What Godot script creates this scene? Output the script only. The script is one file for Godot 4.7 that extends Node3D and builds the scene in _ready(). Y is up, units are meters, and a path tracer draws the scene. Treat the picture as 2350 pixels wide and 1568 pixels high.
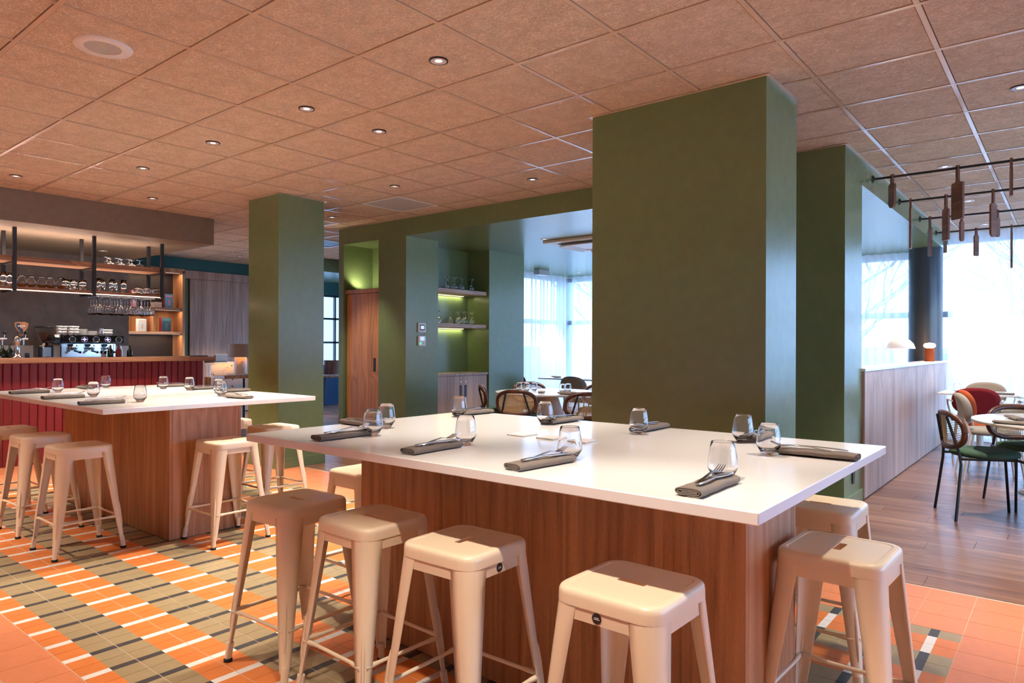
extends Node3D
# A restaurant bar room. World axes: x = away to the right, -z = away to the left, y up; the camera stands over the origin.

const CE := 2.769      # suspended ceiling
const SOF := 2.56      # painted lower ceiling
const TOP := 0.88      # counter-height table tops
const EYE := 1.24
var M := {}            # materials
var used := {}         # names already taken
var cam: Camera3D


# ---------------------------------------------------------------- mesh builder
class Geo:
	var st := SurfaceTool.new()
	var xf := Transform3D()
	var g := 1
	func _init() -> void:
		st.begin(Mesh.PRIMITIVE_TRIANGLES)
		st.set_smooth_group(-1)
	func flat() -> Geo:
		st.set_smooth_group(-1)
		return self
	func smooth() -> Geo:
		g += 1
		st.set_smooth_group(g)
		return self
	func tri(a: Vector3, b: Vector3, c: Vector3) -> void:
		if (b - a).cross(c - a).length_squared() < 1e-16:
			return
		st.add_vertex(xf * a)
		st.add_vertex(xf * c)
		st.add_vertex(xf * b)
	func quad(a: Vector3, b: Vector3, c: Vector3, d: Vector3) -> void:
		tri(a, b, c)
		tri(a, c, d)
	func box(c: Vector3, s: Vector3, b := 0.0) -> Geo:
		flat()
		var h := s / 2.0
		var p := func(x: float, y: float, z: float, n: int) -> Vector3:
			var v := Vector3(x * h.x, y * h.y, z * h.z)
			for k in 3:
				if k != n:
					v[k] -= signf(v[k]) * b
			return c + v
		for n in 3:
			for s1 in [-1.0, 1.0]:
				var q: Array[Vector3] = []
				for e in [[-1.0, -1.0], [1.0, -1.0], [1.0, 1.0], [-1.0, 1.0]]:
					var w := Vector3.ZERO
					w[n] = s1
					w[(n + 1) % 3] = e[0]
					w[(n + 2) % 3] = e[1]
					q.append(p.call(w.x, w.y, w.z, n))
				if s1 > 0:
					quad(q[0], q[1], q[2], q[3])
				else:
					quad(q[3], q[2], q[1], q[0])
		if b > 0.0:
			for n in 3:
				var m := (n + 1) % 3
				for s1 in [-1.0, 1.0]:
					for s2 in [-1.0, 1.0]:
						var o := (n + 2) % 3
						var a := Vector3.ZERO
						a[n] = s1
						a[m] = s2
						a[o] = -1.0
						var e := a
						e[o] = 1.0
						var v1: Vector3 = p.call(a.x, a.y, a.z, n)
						var v2: Vector3 = p.call(a.x, a.y, a.z, m)
						var v3: Vector3 = p.call(e.x, e.y, e.z, m)
						var v4: Vector3 = p.call(e.x, e.y, e.z, n)
						if s1 * s2 > 0:
							quad(v1, v2, v3, v4)
						else:
							quad(v4, v3, v2, v1)
			for sx in [-1.0, 1.0]:
				for sy in [-1.0, 1.0]:
					for sz in [-1.0, 1.0]:
						var a1: Vector3 = p.call(sx, sy, sz, 0)
						var a2: Vector3 = p.call(sx, sy, sz, 1)
						var a3: Vector3 = p.call(sx, sy, sz, 2)
						if sx * sy * sz > 0:
							tri(a1, a2, a3)
						else:
							tri(a3, a2, a1)
		return self
	func span(a: Vector3, b: Vector3, bev := 0.0) -> Geo:      # a box between two corners
		return box((a + b) / 2.0, (b - a).abs(), bev)
	func lathe(prof: Array, n := 24, at := Vector3.ZERO) -> Geo:   # profile (radius, y) from the bottom up the outside; a null breaks the smoothing
		smooth()
		for k in prof.size() - 1:
			if prof[k + 1] == null:
				smooth()
				continue
			if prof[k] == null:
				continue
			var u: Vector2 = prof[k]
			var v: Vector2 = prof[k + 1]
			for i in n:
				var a := TAU * i / n
				var b := TAU * (i + 1) / n
				quad(at + Vector3(u.x * cos(a), u.y, u.x * sin(a)), at + Vector3(v.x * cos(a), v.y, v.x * sin(a)), at + Vector3(v.x * cos(b), v.y, v.x * sin(b)), at + Vector3(u.x * cos(b), u.y, u.x * sin(b)))
		return self
	func tube(path: Array, r: Variant, n := 10, caps := true) -> Geo:
		smooth()
		var rings := []
		var side := Vector3.ZERO
		for k in path.size():
			var here: Vector3 = path[k]
			var d: Vector3 = (path[mini(k + 1, path.size() - 1)] - path[maxi(k - 1, 0)]).normalized()
			if side == Vector3.ZERO:
				side = d.cross(Vector3.UP if absf(d.y) < 0.9 else Vector3.RIGHT).normalized()
			side = (side - d * side.dot(d)).normalized()
			var oth := d.cross(side)
			var rr: float = r[k] if r is Array else r
			var ring := []
			for i in n:
				var a := TAU * i / n
				ring.append(here + (side * cos(a) + oth * sin(a)) * rr)
			rings.append(ring)
		for k in rings.size() - 1:
			for i in n:
				var j := (i + 1) % n
				quad(rings[k][i], rings[k][j], rings[k + 1][j], rings[k + 1][i])
		if caps:
			flat()
			for i in n - 2:
				tri(rings[0][0], rings[0][i + 2], rings[0][i + 1])
				tri(rings[-1][0], rings[-1][i + 1], rings[-1][i + 2])
		return self
	func loft(rings: Array, closed := true) -> Geo:              # rings from the bottom up, counter-clockwise seen from above
		for k in rings.size() - 1:
			if rings[k] == null or rings[k + 1] == null:
				smooth()
				continue
			var n: int = rings[k].size()
			for i in (n if closed else n - 1):
				var j := (i + 1) % n
				quad(rings[k][i], rings[k][j], rings[k + 1][j], rings[k + 1][i])
		return self
	func cap(ring: Array, up := true) -> Geo:                    # closes a convex ring
		flat()
		var c := Vector3.ZERO
		for p in ring:
			c += p / ring.size()
		for i in ring.size():
			var j := (i + 1) % ring.size()
			if up:
				tri(c, ring[i], ring[j])
			else:
				tri(c, ring[j], ring[i])
		return self
	func prism(poly: PackedVector2Array, y0: float, y1: float) -> Geo:   # poly in (x, -z), extruded upwards
		flat()
		var ids := Geometry2D.triangulate_polygon(poly)
		if Geometry2D.is_polygon_clockwise(poly):
			poly.reverse()
			ids = Geometry2D.triangulate_polygon(poly)
		for k in ids.size() / 3:
			var t: Array[Vector2] = [poly[ids[k * 3]], poly[ids[k * 3 + 1]], poly[ids[k * 3 + 2]]]
			if (t[1] - t[0]).cross(t[2] - t[0]) < 0:
				t = [t[0], t[2], t[1]]
			tri(Vector3(t[0].x, y1, -t[0].y), Vector3(t[1].x, y1, -t[1].y), Vector3(t[2].x, y1, -t[2].y))
			tri(Vector3(t[0].x, y0, -t[0].y), Vector3(t[2].x, y0, -t[2].y), Vector3(t[1].x, y0, -t[1].y))
		for i in poly.size():
			var a := poly[i]
			var b := poly[(i + 1) % poly.size()]
			quad(Vector3(a.x, y0, -a.y), Vector3(b.x, y0, -b.y), Vector3(b.x, y1, -b.y), Vector3(a.x, y1, -a.y))
		return self
	func mesh(mat: Material = null) -> ArrayMesh:
		st.generate_normals()
		st.index()
		if mat:
			st.set_material(mat)
		return st.commit()


# ---------------------------------------------------------------- small helpers
func P(u: float, h: float, v: float) -> Vector3:
	return Vector3(u, h, -v)

func lin(r: float, g: float, b: float, a := 1.0) -> Color:
	var c := Color(r, g, b).linear_to_srgb()
	c.a = a
	return c

func numbered(called: String) -> String:
	if not used.has(called):
		used[called] = 0
		return called
	used[called] += 1
	return "%s_%03d" % [called, used[called]]

func tag(o: Node, label := "", category := "", group := "", kind := "") -> Node:
	if label: o.set_meta("label", label)
	if category: o.set_meta("category", category)
	if group: o.set_meta("group", group)
	if kind: o.set_meta("kind", kind)
	return o

func thing(called: String, label: String, category: String, at := Vector3.ZERO, turn := 0.0, group := "") -> Node3D:
	var o := Node3D.new()
	o.name = numbered(called)
	add_child(o)
	o.position = at
	o.rotation.y = turn
	tag(o, label, category, group)
	return o

func part(parent: Node, called: String, geo: Variant, mat: Material, at := Vector3.ZERO, turn := 0.0) -> MeshInstance3D:
	var o := MeshInstance3D.new()
	o.name = called
	o.mesh = geo.mesh() if geo is Geo else geo
	o.material_override = mat
	o.position = at
	o.rotation.y = turn
	parent.add_child(o, true)
	return o

func solo(called: String, geo: Variant, mat: Material, label: String, category: String, at := Vector3.ZERO, turn := 0.0, group := "") -> MeshInstance3D:
	var o := part(self, numbered(called), geo, mat, at, turn)
	tag(o, label, category, group)
	return o

func structure(called: String) -> Node3D:
	var o := Node3D.new()
	o.name = numbered(called)
	add_child(o)
	o.set_meta("kind", "structure")
	return o

func copy(o: Node3D, at: Vector3, turn: float, label := "", group := "") -> Node3D:
	var c: Node3D = o.duplicate()
	c.name = numbered(str(o.name).trim_suffix("_000"))
	add_child(c)
	c.position = at
	c.rotation.y = turn
	if label: c.set_meta("label", label)
	if group: c.set_meta("group", group)
	return c

func rrect(hx: float, hz: float, r: float, y: float, n := 5, dx := 0.0, dz := 0.0) -> Array:   # counter-clockwise from above
	var out := []
	for q in 4:
		var sx := 1.0 if q in [0, 3] else -1.0
		var sz := -1.0 if q in [0, 1] else 1.0
		for i in n + 1:
			var a := PI / 2 * (q + float(i) / n)
			out.append(Vector3(dx + sx * (hx - r) + cos(a) * r, y, dz + sz * (hz - r) - sin(a) * r))
	return out

func oval(hx: float, hz: float, y: float, n := 28, p := 2.0) -> Array:       # a superellipse
	var out := []
	for i in n:
		var a := TAU * i / n
		out.append(Vector3(hx * signf(cos(a)) * pow(absf(cos(a)), 2.0 / p), y, -hz * signf(sin(a)) * pow(absf(sin(a)), 2.0 / p)))
	return out

func ribbon(g: Geo, path: Array, widths: Array, th: float) -> void:     # a flat strip along x, wide in z
	var rings := []
	for k in path.size():
		var p: Vector3 = path[k]
		var w: float = widths[k] / 2.0
		rings.append([p + Vector3(0, -th / 2, w), p + Vector3(0, -th / 2, -w), p + Vector3(0, th / 2, -w), p + Vector3(0, th / 2, w)])
	g.smooth()
	for k in rings.size() - 1:
		for i in 4:
			var j := (i + 1) % 4
			g.quad(rings[k][j], rings[k][i], rings[k + 1][i], rings[k + 1][j])
	g.flat()
	g.quad(rings[0][0], rings[0][1], rings[0][2], rings[0][3])
	g.quad(rings[-1][3], rings[-1][2], rings[-1][1], rings[-1][0])

func spot(parent: Node, at: Vector3, energy: float, angle: float, col: Color, size := 0.03, towards := Vector3.DOWN) -> SpotLight3D:
	var l := SpotLight3D.new()
	l.name = "beam"
	l.light_color = col
	l.light_energy = energy
	l.spot_angle = angle
	l.spot_angle_attenuation = 0.55
	l.spot_range = 14.0
	l.spot_attenuation = 2.0
	l.light_size = size
	l.shadow_enabled = true
	parent.add_child(l, true)
	l.position = at
	l.basis = Basis.looking_at(towards, Vector3.RIGHT if absf(towards.y) > 0.9 else Vector3.UP)
	return l

func strip(parent: Node, at: Vector3, size: Vector2, energy: float, col: Color, towards: Vector3, upv: Vector3) -> AreaLight3D:
	var l := AreaLight3D.new()
	l.name = "strip_light"
	l.light_color = col
	l.light_energy = energy
	l.area_size = size
	l.area_range = 12.0
	l.area_attenuation = 2.0
	l.shadow_enabled = true
	parent.add_child(l, true)
	l.position = at
	l.basis = Basis.looking_at(towards, upv)
	return l

# ---------------------------------------------------------------- materials
func mat(called: String, col: Color, rough := 0.5, metal := 0.0, spec := 0.5) -> StandardMaterial3D:
	var m := StandardMaterial3D.new()
	m.resource_name = called
	m.albedo_color = col
	m.roughness = rough
	m.metallic = metal
	m.metallic_specular = spec
	M[called] = m
	return m

func noise_bytes(w: int, h: int, seed_: int, freq: float, oct: int, outw: int, outh: int) -> PackedByteArray:
	var n := FastNoiseLite.new()
	n.seed = seed_
	n.noise_type = FastNoiseLite.TYPE_SIMPLEX_SMOOTH
	n.frequency = freq
	n.fractal_octaves = oct
	var im := n.get_seamless_image(w, h)
	im.convert(Image.FORMAT_L8)
	if outw != w or outh != h:
		im.resize(outw, outh, Image.INTERPOLATE_CUBIC)
	return im.get_data()

func wood_images(seed_: int, dark: Color, light: Color, boards: int) -> Array:   # grain runs along v
	var W := 512
	var H := 1024
	var a := noise_bytes(256, 20, seed_, 0.02, 3, W, H)
	var b := noise_bytes(512, 24, seed_ + 1, 0.12, 3, W, H)
	var c := noise_bytes(96, 30, seed_ + 2, 0.02, 4, W, H)
	var f := noise_bytes(512, 256, seed_ + 3, 0.3, 2, W, H)
	var rng := RandomNumberGenerator.new()
	rng.seed = seed_
	var tone := PackedFloat32Array()
	for k in boards:
		tone.append(rng.randf_range(-0.13, 0.13))
	var out := PackedByteArray()
	out.resize(W * H * 3)
	var rel := PackedByteArray()
	rel.resize(W * H)
	for y in H:
		for x in W:
			var i := y * W + x
			var wave: float = sin((a[i] / 255.0) * 22.0 + c[i] / 40.0) * 0.5 + 0.5
			var t: float = 0.22 * wave + 0.26 * (b[i] / 255.0) + 0.36 * (a[i] / 255.0) + 0.16 * (f[i] / 255.0 - 0.5) + tone[x * boards / W]
			if b[i] < 70:
				t -= (70 - b[i]) / 150.0
			t = clampf((t - 0.08) * 1.35, 0.0, 1.0)
			out[i * 3] = int(255.0 * lerpf(dark.r, light.r, t))
			out[i * 3 + 1] = int(255.0 * lerpf(dark.g, light.g, t))
			out[i * 3 + 2] = int(255.0 * lerpf(dark.b, light.b, t))
			rel[i] = int(255.0 * clampf(0.35 + 0.5 * t, 0.0, 1.0))
	return [Image.create_from_data(W, H, false, Image.FORMAT_RGB8, out), Image.create_from_data(W, H, false, Image.FORMAT_L8, rel)]

func wood(called: String, seed_: int, dark: Color, light: Color, per_m: Vector3, rough := 0.45, boards := 6, world := true, along_x := false) -> StandardMaterial3D:
	var im := wood_images(seed_, dark, light, boards)
	var m := mat(called, Color.WHITE, rough)
	if along_x:
		im[0].rotate_90(CLOCKWISE)
	m.albedo_texture = ImageTexture.create_from_image(im[0])
	m.uv1_triplanar = true
	m.uv1_world_triplanar = world
	m.uv1_triplanar_sharpness = 8.0
	m.uv1_scale = per_m
	return m

func speckle(called: String, col: Color, rough: float, seed_: int, lo: float, per_m: float, freq := 0.05, spec := 0.5) -> StandardMaterial3D:  # a plain colour with a little uneven tone
	var m := mat(called, col, rough, 0.0, spec)
	var d := noise_bytes(256, 256, seed_, freq, 4, 256, 256)
	var o := PackedByteArray()
	o.resize(256 * 256 * 3)
	for i in 256 * 256:
		var v := int(255.0 * lerpf(lo, 1.0, d[i] / 255.0))
		o[i * 3] = v
		o[i * 3 + 1] = v
		o[i * 3 + 2] = v
	m.albedo_texture = ImageTexture.create_from_image(Image.create_from_data(256, 256, false, Image.FORMAT_RGB8, o))
	m.uv1_triplanar = true
	m.uv1_world_triplanar = true
	m.uv1_scale = Vector3.ONE * per_m
	return m

func wood_wool() -> void:                     # strands of wood pressed into a panel
	var S := 1024
	var rng := RandomNumberGenerator.new()
	rng.seed = 77
	var hgt := PackedByteArray()
	hgt.resize(S * S)
	hgt.fill(70)
	for k in 15000:
		var x := rng.randf() * S
		var y := rng.randf() * S
		var a := rng.randf() * TAU
		var bend := rng.randf_range(-0.07, 0.07)
		var v := rng.randi_range(60, 245)
		for s in rng.randi_range(16, 46):
			x += cos(a)
			y += sin(a)
			a += bend
			var xi := posmod(int(x), S)
			var yi := posmod(int(y), S)
			hgt[yi * S + xi] = v
			hgt[yi * S + (xi + 1) % S] = int(v * 0.92)
	var soft := noise_bytes(256, 256, 5, 0.02, 3, S, S)
	var out := PackedByteArray()
	out.resize(S * S * 3)
	for i in S * S:
		var t := clampf(hgt[i] / 255.0, 0.0, 1.0)
		var w := 0.93 + 0.08 * (soft[i] / 255.0)
		out[i * 3] = int(clampf(255.0 * w * lerpf(0.66, 1.0, t), 0, 255))
		out[i * 3 + 1] = int(clampf(255.0 * w * lerpf(0.56, 0.93, t), 0, 255))
		out[i * 3 + 2] = int(clampf(255.0 * w * lerpf(0.46, 0.85, t), 0, 255))
	var m := mat("wood_wool", Color.WHITE, 0.95, 0.0, 0.2)
	m.albedo_texture = ImageTexture.create_from_image(Image.create_from_data(S, S, false, Image.FORMAT_RGB8, out))
	var nm := Image.create_from_data(S, S, false, Image.FORMAT_L8, hgt)
	nm.convert(Image.FORMAT_RGBA8)
	nm.bump_map_to_normal_map(3.0)
	m.normal_enabled = true
	m.normal_texture = ImageTexture.create_from_image(nm)
	m.normal_scale = 0.8
	m.uv1_triplanar = true
	m.uv1_world_triplanar = true
	m.uv1_scale = Vector3.ONE * 1.13

func terrazzo() -> void:
	var im := Image.create(512, 512, false, Image.FORMAT_RGB8)
	im.fill(Color(0.90, 0.88, 0.84))
	var rng := RandomNumberGenerator.new()
	rng.seed = 31
	var cols := [Color(0.12, 0.15, 0.14), Color(0.62, 0.32, 0.22), Color(0.20, 0.36, 0.22), Color(0.80, 0.55, 0.25), Color(0.25, 0.27, 0.33), Color(0.7, 0.25, 0.2), Color(0.65, 0.6, 0.55)]
	for k in 70:
		var c := Vector2(rng.randf() * 512, rng.randf() * 512)
		var poly := PackedVector2Array()
		var r := rng.randf_range(4, 20) if k % 4 == 0 else rng.randf_range(2, 9)
		for i in 6:
			poly.append(c + Vector2.from_angle(TAU * i / 6 + rng.randf_range(-0.3, 0.3)) * r * rng.randf_range(0.6, 1.1))
		for y in range(int(c.y - r * 1.2), int(c.y + r * 1.2) + 1):
			for x in range(int(c.x - r * 1.2), int(c.x + r * 1.2) + 1):
				if Geometry2D.is_point_in_polygon(Vector2(x, y), poly):
					im.set_pixel(posmod(x, 512), posmod(y, 512), cols[k % cols.size()])
	var m := mat("terrazzo", Color.WHITE, 0.4)
	m.albedo_texture = ImageTexture.create_from_image(im)
	m.uv1_triplanar = true
	m.uv1_world_triplanar = true
	m.uv1_scale = Vector3.ONE * 1.9

func glow(called: String, col: Color, energy: float) -> StandardMaterial3D:
	var m := mat(called, col, 0.4)
	m.emission_enabled = true
	m.emission = col
	m.emission_energy_multiplier = energy
	return m

func materials() -> void:
	# paint and plaster
	speckle("green_paint", lin(0.155, 0.220, 0.090), 0.26, 3, 0.95, 1.5, 0.02, 0.64)
	speckle("teal_paint", lin(0.030, 0.150, 0.150), 0.45, 4, 0.93, 1.5, 0.02)
	speckle("taupe_paint", lin(0.235, 0.185, 0.130), 0.6, 6, 0.93, 1.5, 0.02)
	speckle("grey_lacquer", lin(0.25, 0.205, 0.165), 0.45, 7, 0.85, 1.2, 0.015)
	mat("white_paint", lin(0.80, 0.79, 0.76), 0.6)
	mat("blue_panel", lin(0.02, 0.06, 0.13), 0.5)
	wood_wool()
	mat("tee_white", lin(0.62, 0.47, 0.34), 0.17)
	mat("slate_paint", lin(0.045, 0.070, 0.095), 0.25)
	mat("void", lin(0.03, 0.025, 0.02), 0.9)
	# floor
	for k in 3:
		var f: float = [1.0, 0.975, 1.02][k]
		var t := speckle("tile_%d" % k, lin(f * 0.93, f * 0.93, f * 0.93), 0.36, 20 + k, 0.96, 2.3, 0.03)
		t.vertex_color_use_as_albedo = true
	mat("grout", lin(0.60, 0.49, 0.39), 0.9)
	wood("plank_0", 41, Color(0.34, 0.22, 0.16), Color(0.64, 0.47, 0.36), Vector3(1.1, 1.0, 0.55), 0.30, 1)
	wood("plank_1", 47, Color(0.38, 0.26, 0.19), Color(0.70, 0.54, 0.43), Vector3(1.3, 1.0, 0.6), 0.30, 1)
	# furniture wood
	wood("oak_brown", 51, Color(0.59, 0.38, 0.23), Color(0.85, 0.635, 0.44), Vector3(0.75, 0.5, 0.75), 0.42, 7)
	wood("oak_light", 55, Color(0.45, 0.31, 0.21), Color(0.80, 0.63, 0.48), Vector3(0.9, 0.5, 0.9), 0.5, 6)
	wood("oak_long", 56, Color(0.45, 0.30, 0.20), Color(0.80, 0.61, 0.46), Vector3(0.5, 1.1, 1.1), 0.5, 6, true, true)
	wood("ash_long", 57, Color(0.60, 0.50, 0.45), Color(0.84, 0.73, 0.665), Vector3(0.5, 1.1, 1.1), 0.5, 6, true, true)
	wood("board_oak", 58, Color(0.40, 0.25, 0.18), Color(0.66, 0.46, 0.36), Vector3(2.0, 2.0, 2.0), 0.5, 4, false, true)
	wood("ash_grey", 59, Color(0.60, 0.50, 0.45), Color(0.84, 0.73, 0.665), Vector3(0.8, 0.45, 0.8), 0.5, 8)
	wood("walnut", 63, Color(0.25, 0.125, 0.08), Color(0.47, 0.27, 0.18), Vector3(3, 3, 3), 0.38, 3, false)
	mat("dark_veneer", lin(0.022, 0.021, 0.025), 0.4)
	# metal and lacquer
	mat("stool_paint", lin(0.82, 0.67, 0.47), 0.28)
	mat("rubber", lin(0.012, 0.012, 0.012), 0.8)
	mat("black_metal", lin(0.014, 0.013, 0.013), 0.45)
	mat("chrome", lin(0.75, 0.75, 0.76), 0.14, 1.0)
	mat("steel", lin(0.78, 0.77, 0.76), 0.18, 1.0)
	mat("brushed", lin(0.52, 0.51, 0.50), 0.38, 1.0)
	mat("satin", lin(0.62, 0.60, 0.62), 0.5)
	mat("beige_metal", lin(0.62, 0.52, 0.42), 0.5)
	mat("quartz", lin(0.84, 0.83, 0.81), 0.15)
	mat("red_glaze", lin(0.20, 0.008, 0.006), 0.42)
	mat("joint", lin(0.30, 0.25, 0.28), 0.7)
	mat("black_plastic", lin(0.018, 0.018, 0.02), 0.35)
	mat("white_plastic", lin(0.78, 0.77, 0.75), 0.4)
	mat("grey_plastic", lin(0.42, 0.40, 0.38), 0.6)
	mat("porcelain", lin(0.82, 0.80, 0.77), 0.18)
	# cloth
	var cl := speckle("linen", lin(0.29, 0.24, 0.20), 0.95, 71, 0.72, 22.0, 0.12, 0.2)
	cl.rim_enabled = true
	cl.rim = 0.25
	for d in [["seat_green", lin(0.07, 0.13, 0.09)], ["pad_grey", lin(0.42, 0.37, 0.32)], ["pad_orange", lin(0.72, 0.15, 0.05)], ["pad_burgundy", lin(0.30, 0.03, 0.035)], ["pad_beige", lin(0.50, 0.40, 0.29)], ["shade_cloth", lin(0.52, 0.40, 0.31)]]:
		speckle(d[0], d[1], 0.9, 73, 0.8, 12.0, 0.1, 0.2)
	var cane := mat("cane", lin(0.62, 0.42, 0.20), 0.6)
	cane.backlight_enabled = true
	cane.backlight = lin(0.25, 0.16, 0.08)
	# glass
	var pane := mat("glass_thin", Color(1, 1, 1, 0.0), 0.0)
	pane.transparency = BaseMaterial3D.TRANSPARENCY_ALPHA
	var bar_glass := mat("glass_bar", Color(1, 1, 1, 0.10), 0.02)
	bar_glass.transparency = BaseMaterial3D.TRANSPARENCY_ALPHA
	var solid := mat("glass_solid", Color(1, 1, 1, 0.0), 0.0)
	solid.transparency = BaseMaterial3D.TRANSPARENCY_ALPHA
	solid.refraction_enabled = true
	solid.refraction_scale = 0.05
	var sheer := mat("sheer", lin(0.88, 0.89, 0.90, 0.78), 0.9)
	sheer.transparency = BaseMaterial3D.TRANSPARENCY_ALPHA
	sheer.backlight_enabled = true
	sheer.backlight = Color(0.95, 0.95, 0.95)
	var amber := mat("amber", lin(0.80, 0.26, 0.04, 0.85), 0.3)
	amber.transparency = BaseMaterial3D.TRANSPARENCY_ALPHA
	mat("glass_blue", lin(0.10, 0.30, 0.50), 0.5)
	mat("violet_print", lin(0.45, 0.25, 0.50), 0.6)
	mat("card_blue", lin(0.42, 0.58, 0.72), 0.6)
	mat("card_pink", lin(0.70, 0.38, 0.42), 0.6)
	mat("bottle_dark", lin(0.012, 0.025, 0.014), 0.1)
	# outdoors
	mat("lawn", lin(0.58, 0.60, 0.60), 0.95)
	mat("bark", lin(0.16, 0.14, 0.13), 0.9)
	mat("facade", lin(0.50, 0.50, 0.50), 0.9)
	mat("hedge", lin(0.36, 0.40, 0.36), 0.95)
	mat("frame_grey", lin(0.34, 0.37, 0.40), 0.5)
	terrazzo()
	# things that give off light
	glow("lamp_lens", lin(1.0, 0.92, 0.88), 0.9)
	glow("led_warm", lin(1.0, 0.78, 0.58), 2.6)
	glow("led_yellow", lin(1.0, 0.88, 0.50), 1.3)
	glow("led_dim", lin(1.0, 0.82, 0.66), 0.3)
	glow("led_cool", lin(0.45, 0.75, 1.0), 2.5)
	glow("opal", lin(1.0, 0.92, 0.82), 1.3)
	glow("bulb_orange", lin(1.0, 0.74, 0.42), 1.6)
	glow("shade_glow", lin(0.95, 0.84, 0.80), 0.35)
	glow("screen", lin(0.55, 0.72, 0.80), 0.5)
	glow("green_led", lin(0.1, 0.9, 0.35), 0.5)
	glow("violet_led", lin(0.4, 0.35, 1.0), 0.9)

# ---------------------------------------------------------------- the place
func _ready() -> void:
	# camera: level, 24 mm lens with a small rise
	cam = Camera3D.new()
	cam.name = "camera"
	add_child(cam)
	var th := 0.6818
	var roll := 0.00351
	var rt := Vector3(sin(th), 0, cos(th))
	var back := -Vector3(cos(th), 0, -sin(th))
	cam.transform = Transform3D(Basis(rt * cos(roll) + Vector3.UP * sin(roll), Vector3.UP * cos(roll) - rt * sin(roll), back), Vector3(0, EYE, 0))
	cam.projection = Camera3D.PROJECTION_FRUSTUM
	cam.near = 0.05
	cam.far = 200.0
	cam.size = 0.05 * 1568.0 / 1583.99
	cam.frustum_offset = Vector2(0, 0.05 * 11.3 / 1583.99)
	cam.current = true
	# overcast sky
	var we := WorldEnvironment.new()
	we.name = "surroundings"
	var env := Environment.new()
	var sky := Sky.new()
	var pm := ProceduralSkyMaterial.new()
	pm.sky_top_color = lin(0.30, 0.54, 1.0)
	pm.sky_horizon_color = lin(0.36, 0.59, 1.0)
	pm.ground_horizon_color = lin(0.30, 0.38, 0.46)
	pm.ground_bottom_color = lin(0.22, 0.27, 0.32)
	pm.sun_angle_max = 1.0
	sky.sky_material = pm
	env.background_mode = Environment.BG_SKY
	env.sky = sky
	env.background_energy_multiplier = 6.6
	env.tonemap_mode = Environment.TONE_MAPPER_LINEAR
	env.tonemap_exposure = 1.55
	env.sdfgi_enabled = true
	env.ssao_enabled = true
	env.ssil_enabled = true
	we.environment = env
	add_child(we)
	materials()
	# large structure
	build_floor()
	build_ceiling()
	build_walls()
	build_windows()
	outdoors()
	# lamps and fittings
	ceiling_fittings()
	# objects
	tables_and_stools()
	table_settings()
	bar()
	back_room()
	niche_and_closet()
	dining_rooms()
	paddles()
	small_fittings()

const WARM := Color(1.0, 0.943, 0.875)

func seen(p: Vector3, area: float) -> float:             # roughly how large a level piece shows in the picture
	var d := p - cam.position
	var z := d.dot(-cam.basis.z)
	if z < 0.35:
		return 0.0
	var x := 1584.0 * d.dot(cam.basis.x) / z
	var y := 11.3 - 1584.0 * d.y / z
	if absf(x) > 1260.0 or absf(y) > 880.0:
		return 0.0
	return area * absf(d.y) / (z * z * z)

func lay(parent: Node3D, called: String, rest: String, pieces: Array, most: int, meshes: Array, mats: Array) -> void:
	# pieces: [position, area, mesh number, material number, turn]; the largest in view are parts, the rest one part
	pieces.sort_custom(func(a, b): return seen(a[0], a[1]) > seen(b[0], b[1]))
	var joined := []
	for k in mats.size():
		joined.append(SurfaceTool.new())
	var any := {}
	for k in pieces.size():
		var q: Array = pieces[k]
		if k < most and seen(q[0], q[1]) > 0.0:
			part(parent, called, meshes[q[2]], mats[q[3]], q[0], q[4])
		else:
			joined[q[3]].append_from(meshes[q[2]], 0, Transform3D(Basis(Vector3.UP, q[4]), q[0]))
			any[q[3]] = true
	for k in any:
		var o := part(parent, rest, joined[k].commit(), mats[k])
		o.set_meta("kind", "stuff")

func tile_mesh(hx: float, hz: float, cells: Array) -> ArrayMesh:   # cells: [x0, x1, z0, z1, colour]
	var g := Geo.new()
	var t := 0.007
	var b := 0.0004
	for c in cells:
		g.st.set_color(c[4])
		g.quad(Vector3(c[0], 0, c[3]), Vector3(c[1], 0, c[3]), Vector3(c[1], 0, c[2]), Vector3(c[0], 0, c[2]))
		if is_equal_approx(c[0], -hx):
			g.quad(Vector3(-hx - b, -t, c[2]), Vector3(-hx - b, -t, c[3]), Vector3(-hx, 0, c[3]), Vector3(-hx, 0, c[2]))
		if is_equal_approx(c[1], hx):
			g.quad(Vector3(hx + b, -t, c[3]), Vector3(hx + b, -t, c[2]), Vector3(hx, 0, c[2]), Vector3(hx, 0, c[3]))
		if is_equal_approx(c[2], -hz):
			g.quad(Vector3(c[1], -t, -hz - b), Vector3(c[0], -t, -hz - b), Vector3(c[0], 0, -hz), Vector3(c[1], 0, -hz))
		if is_equal_approx(c[3], hz):
			g.quad(Vector3(c[0], -t, hz + b), Vector3(c[1], -t, hz + b), Vector3(c[1], 0, hz), Vector3(c[0], 0, hz))
	return g.mesh()

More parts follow.
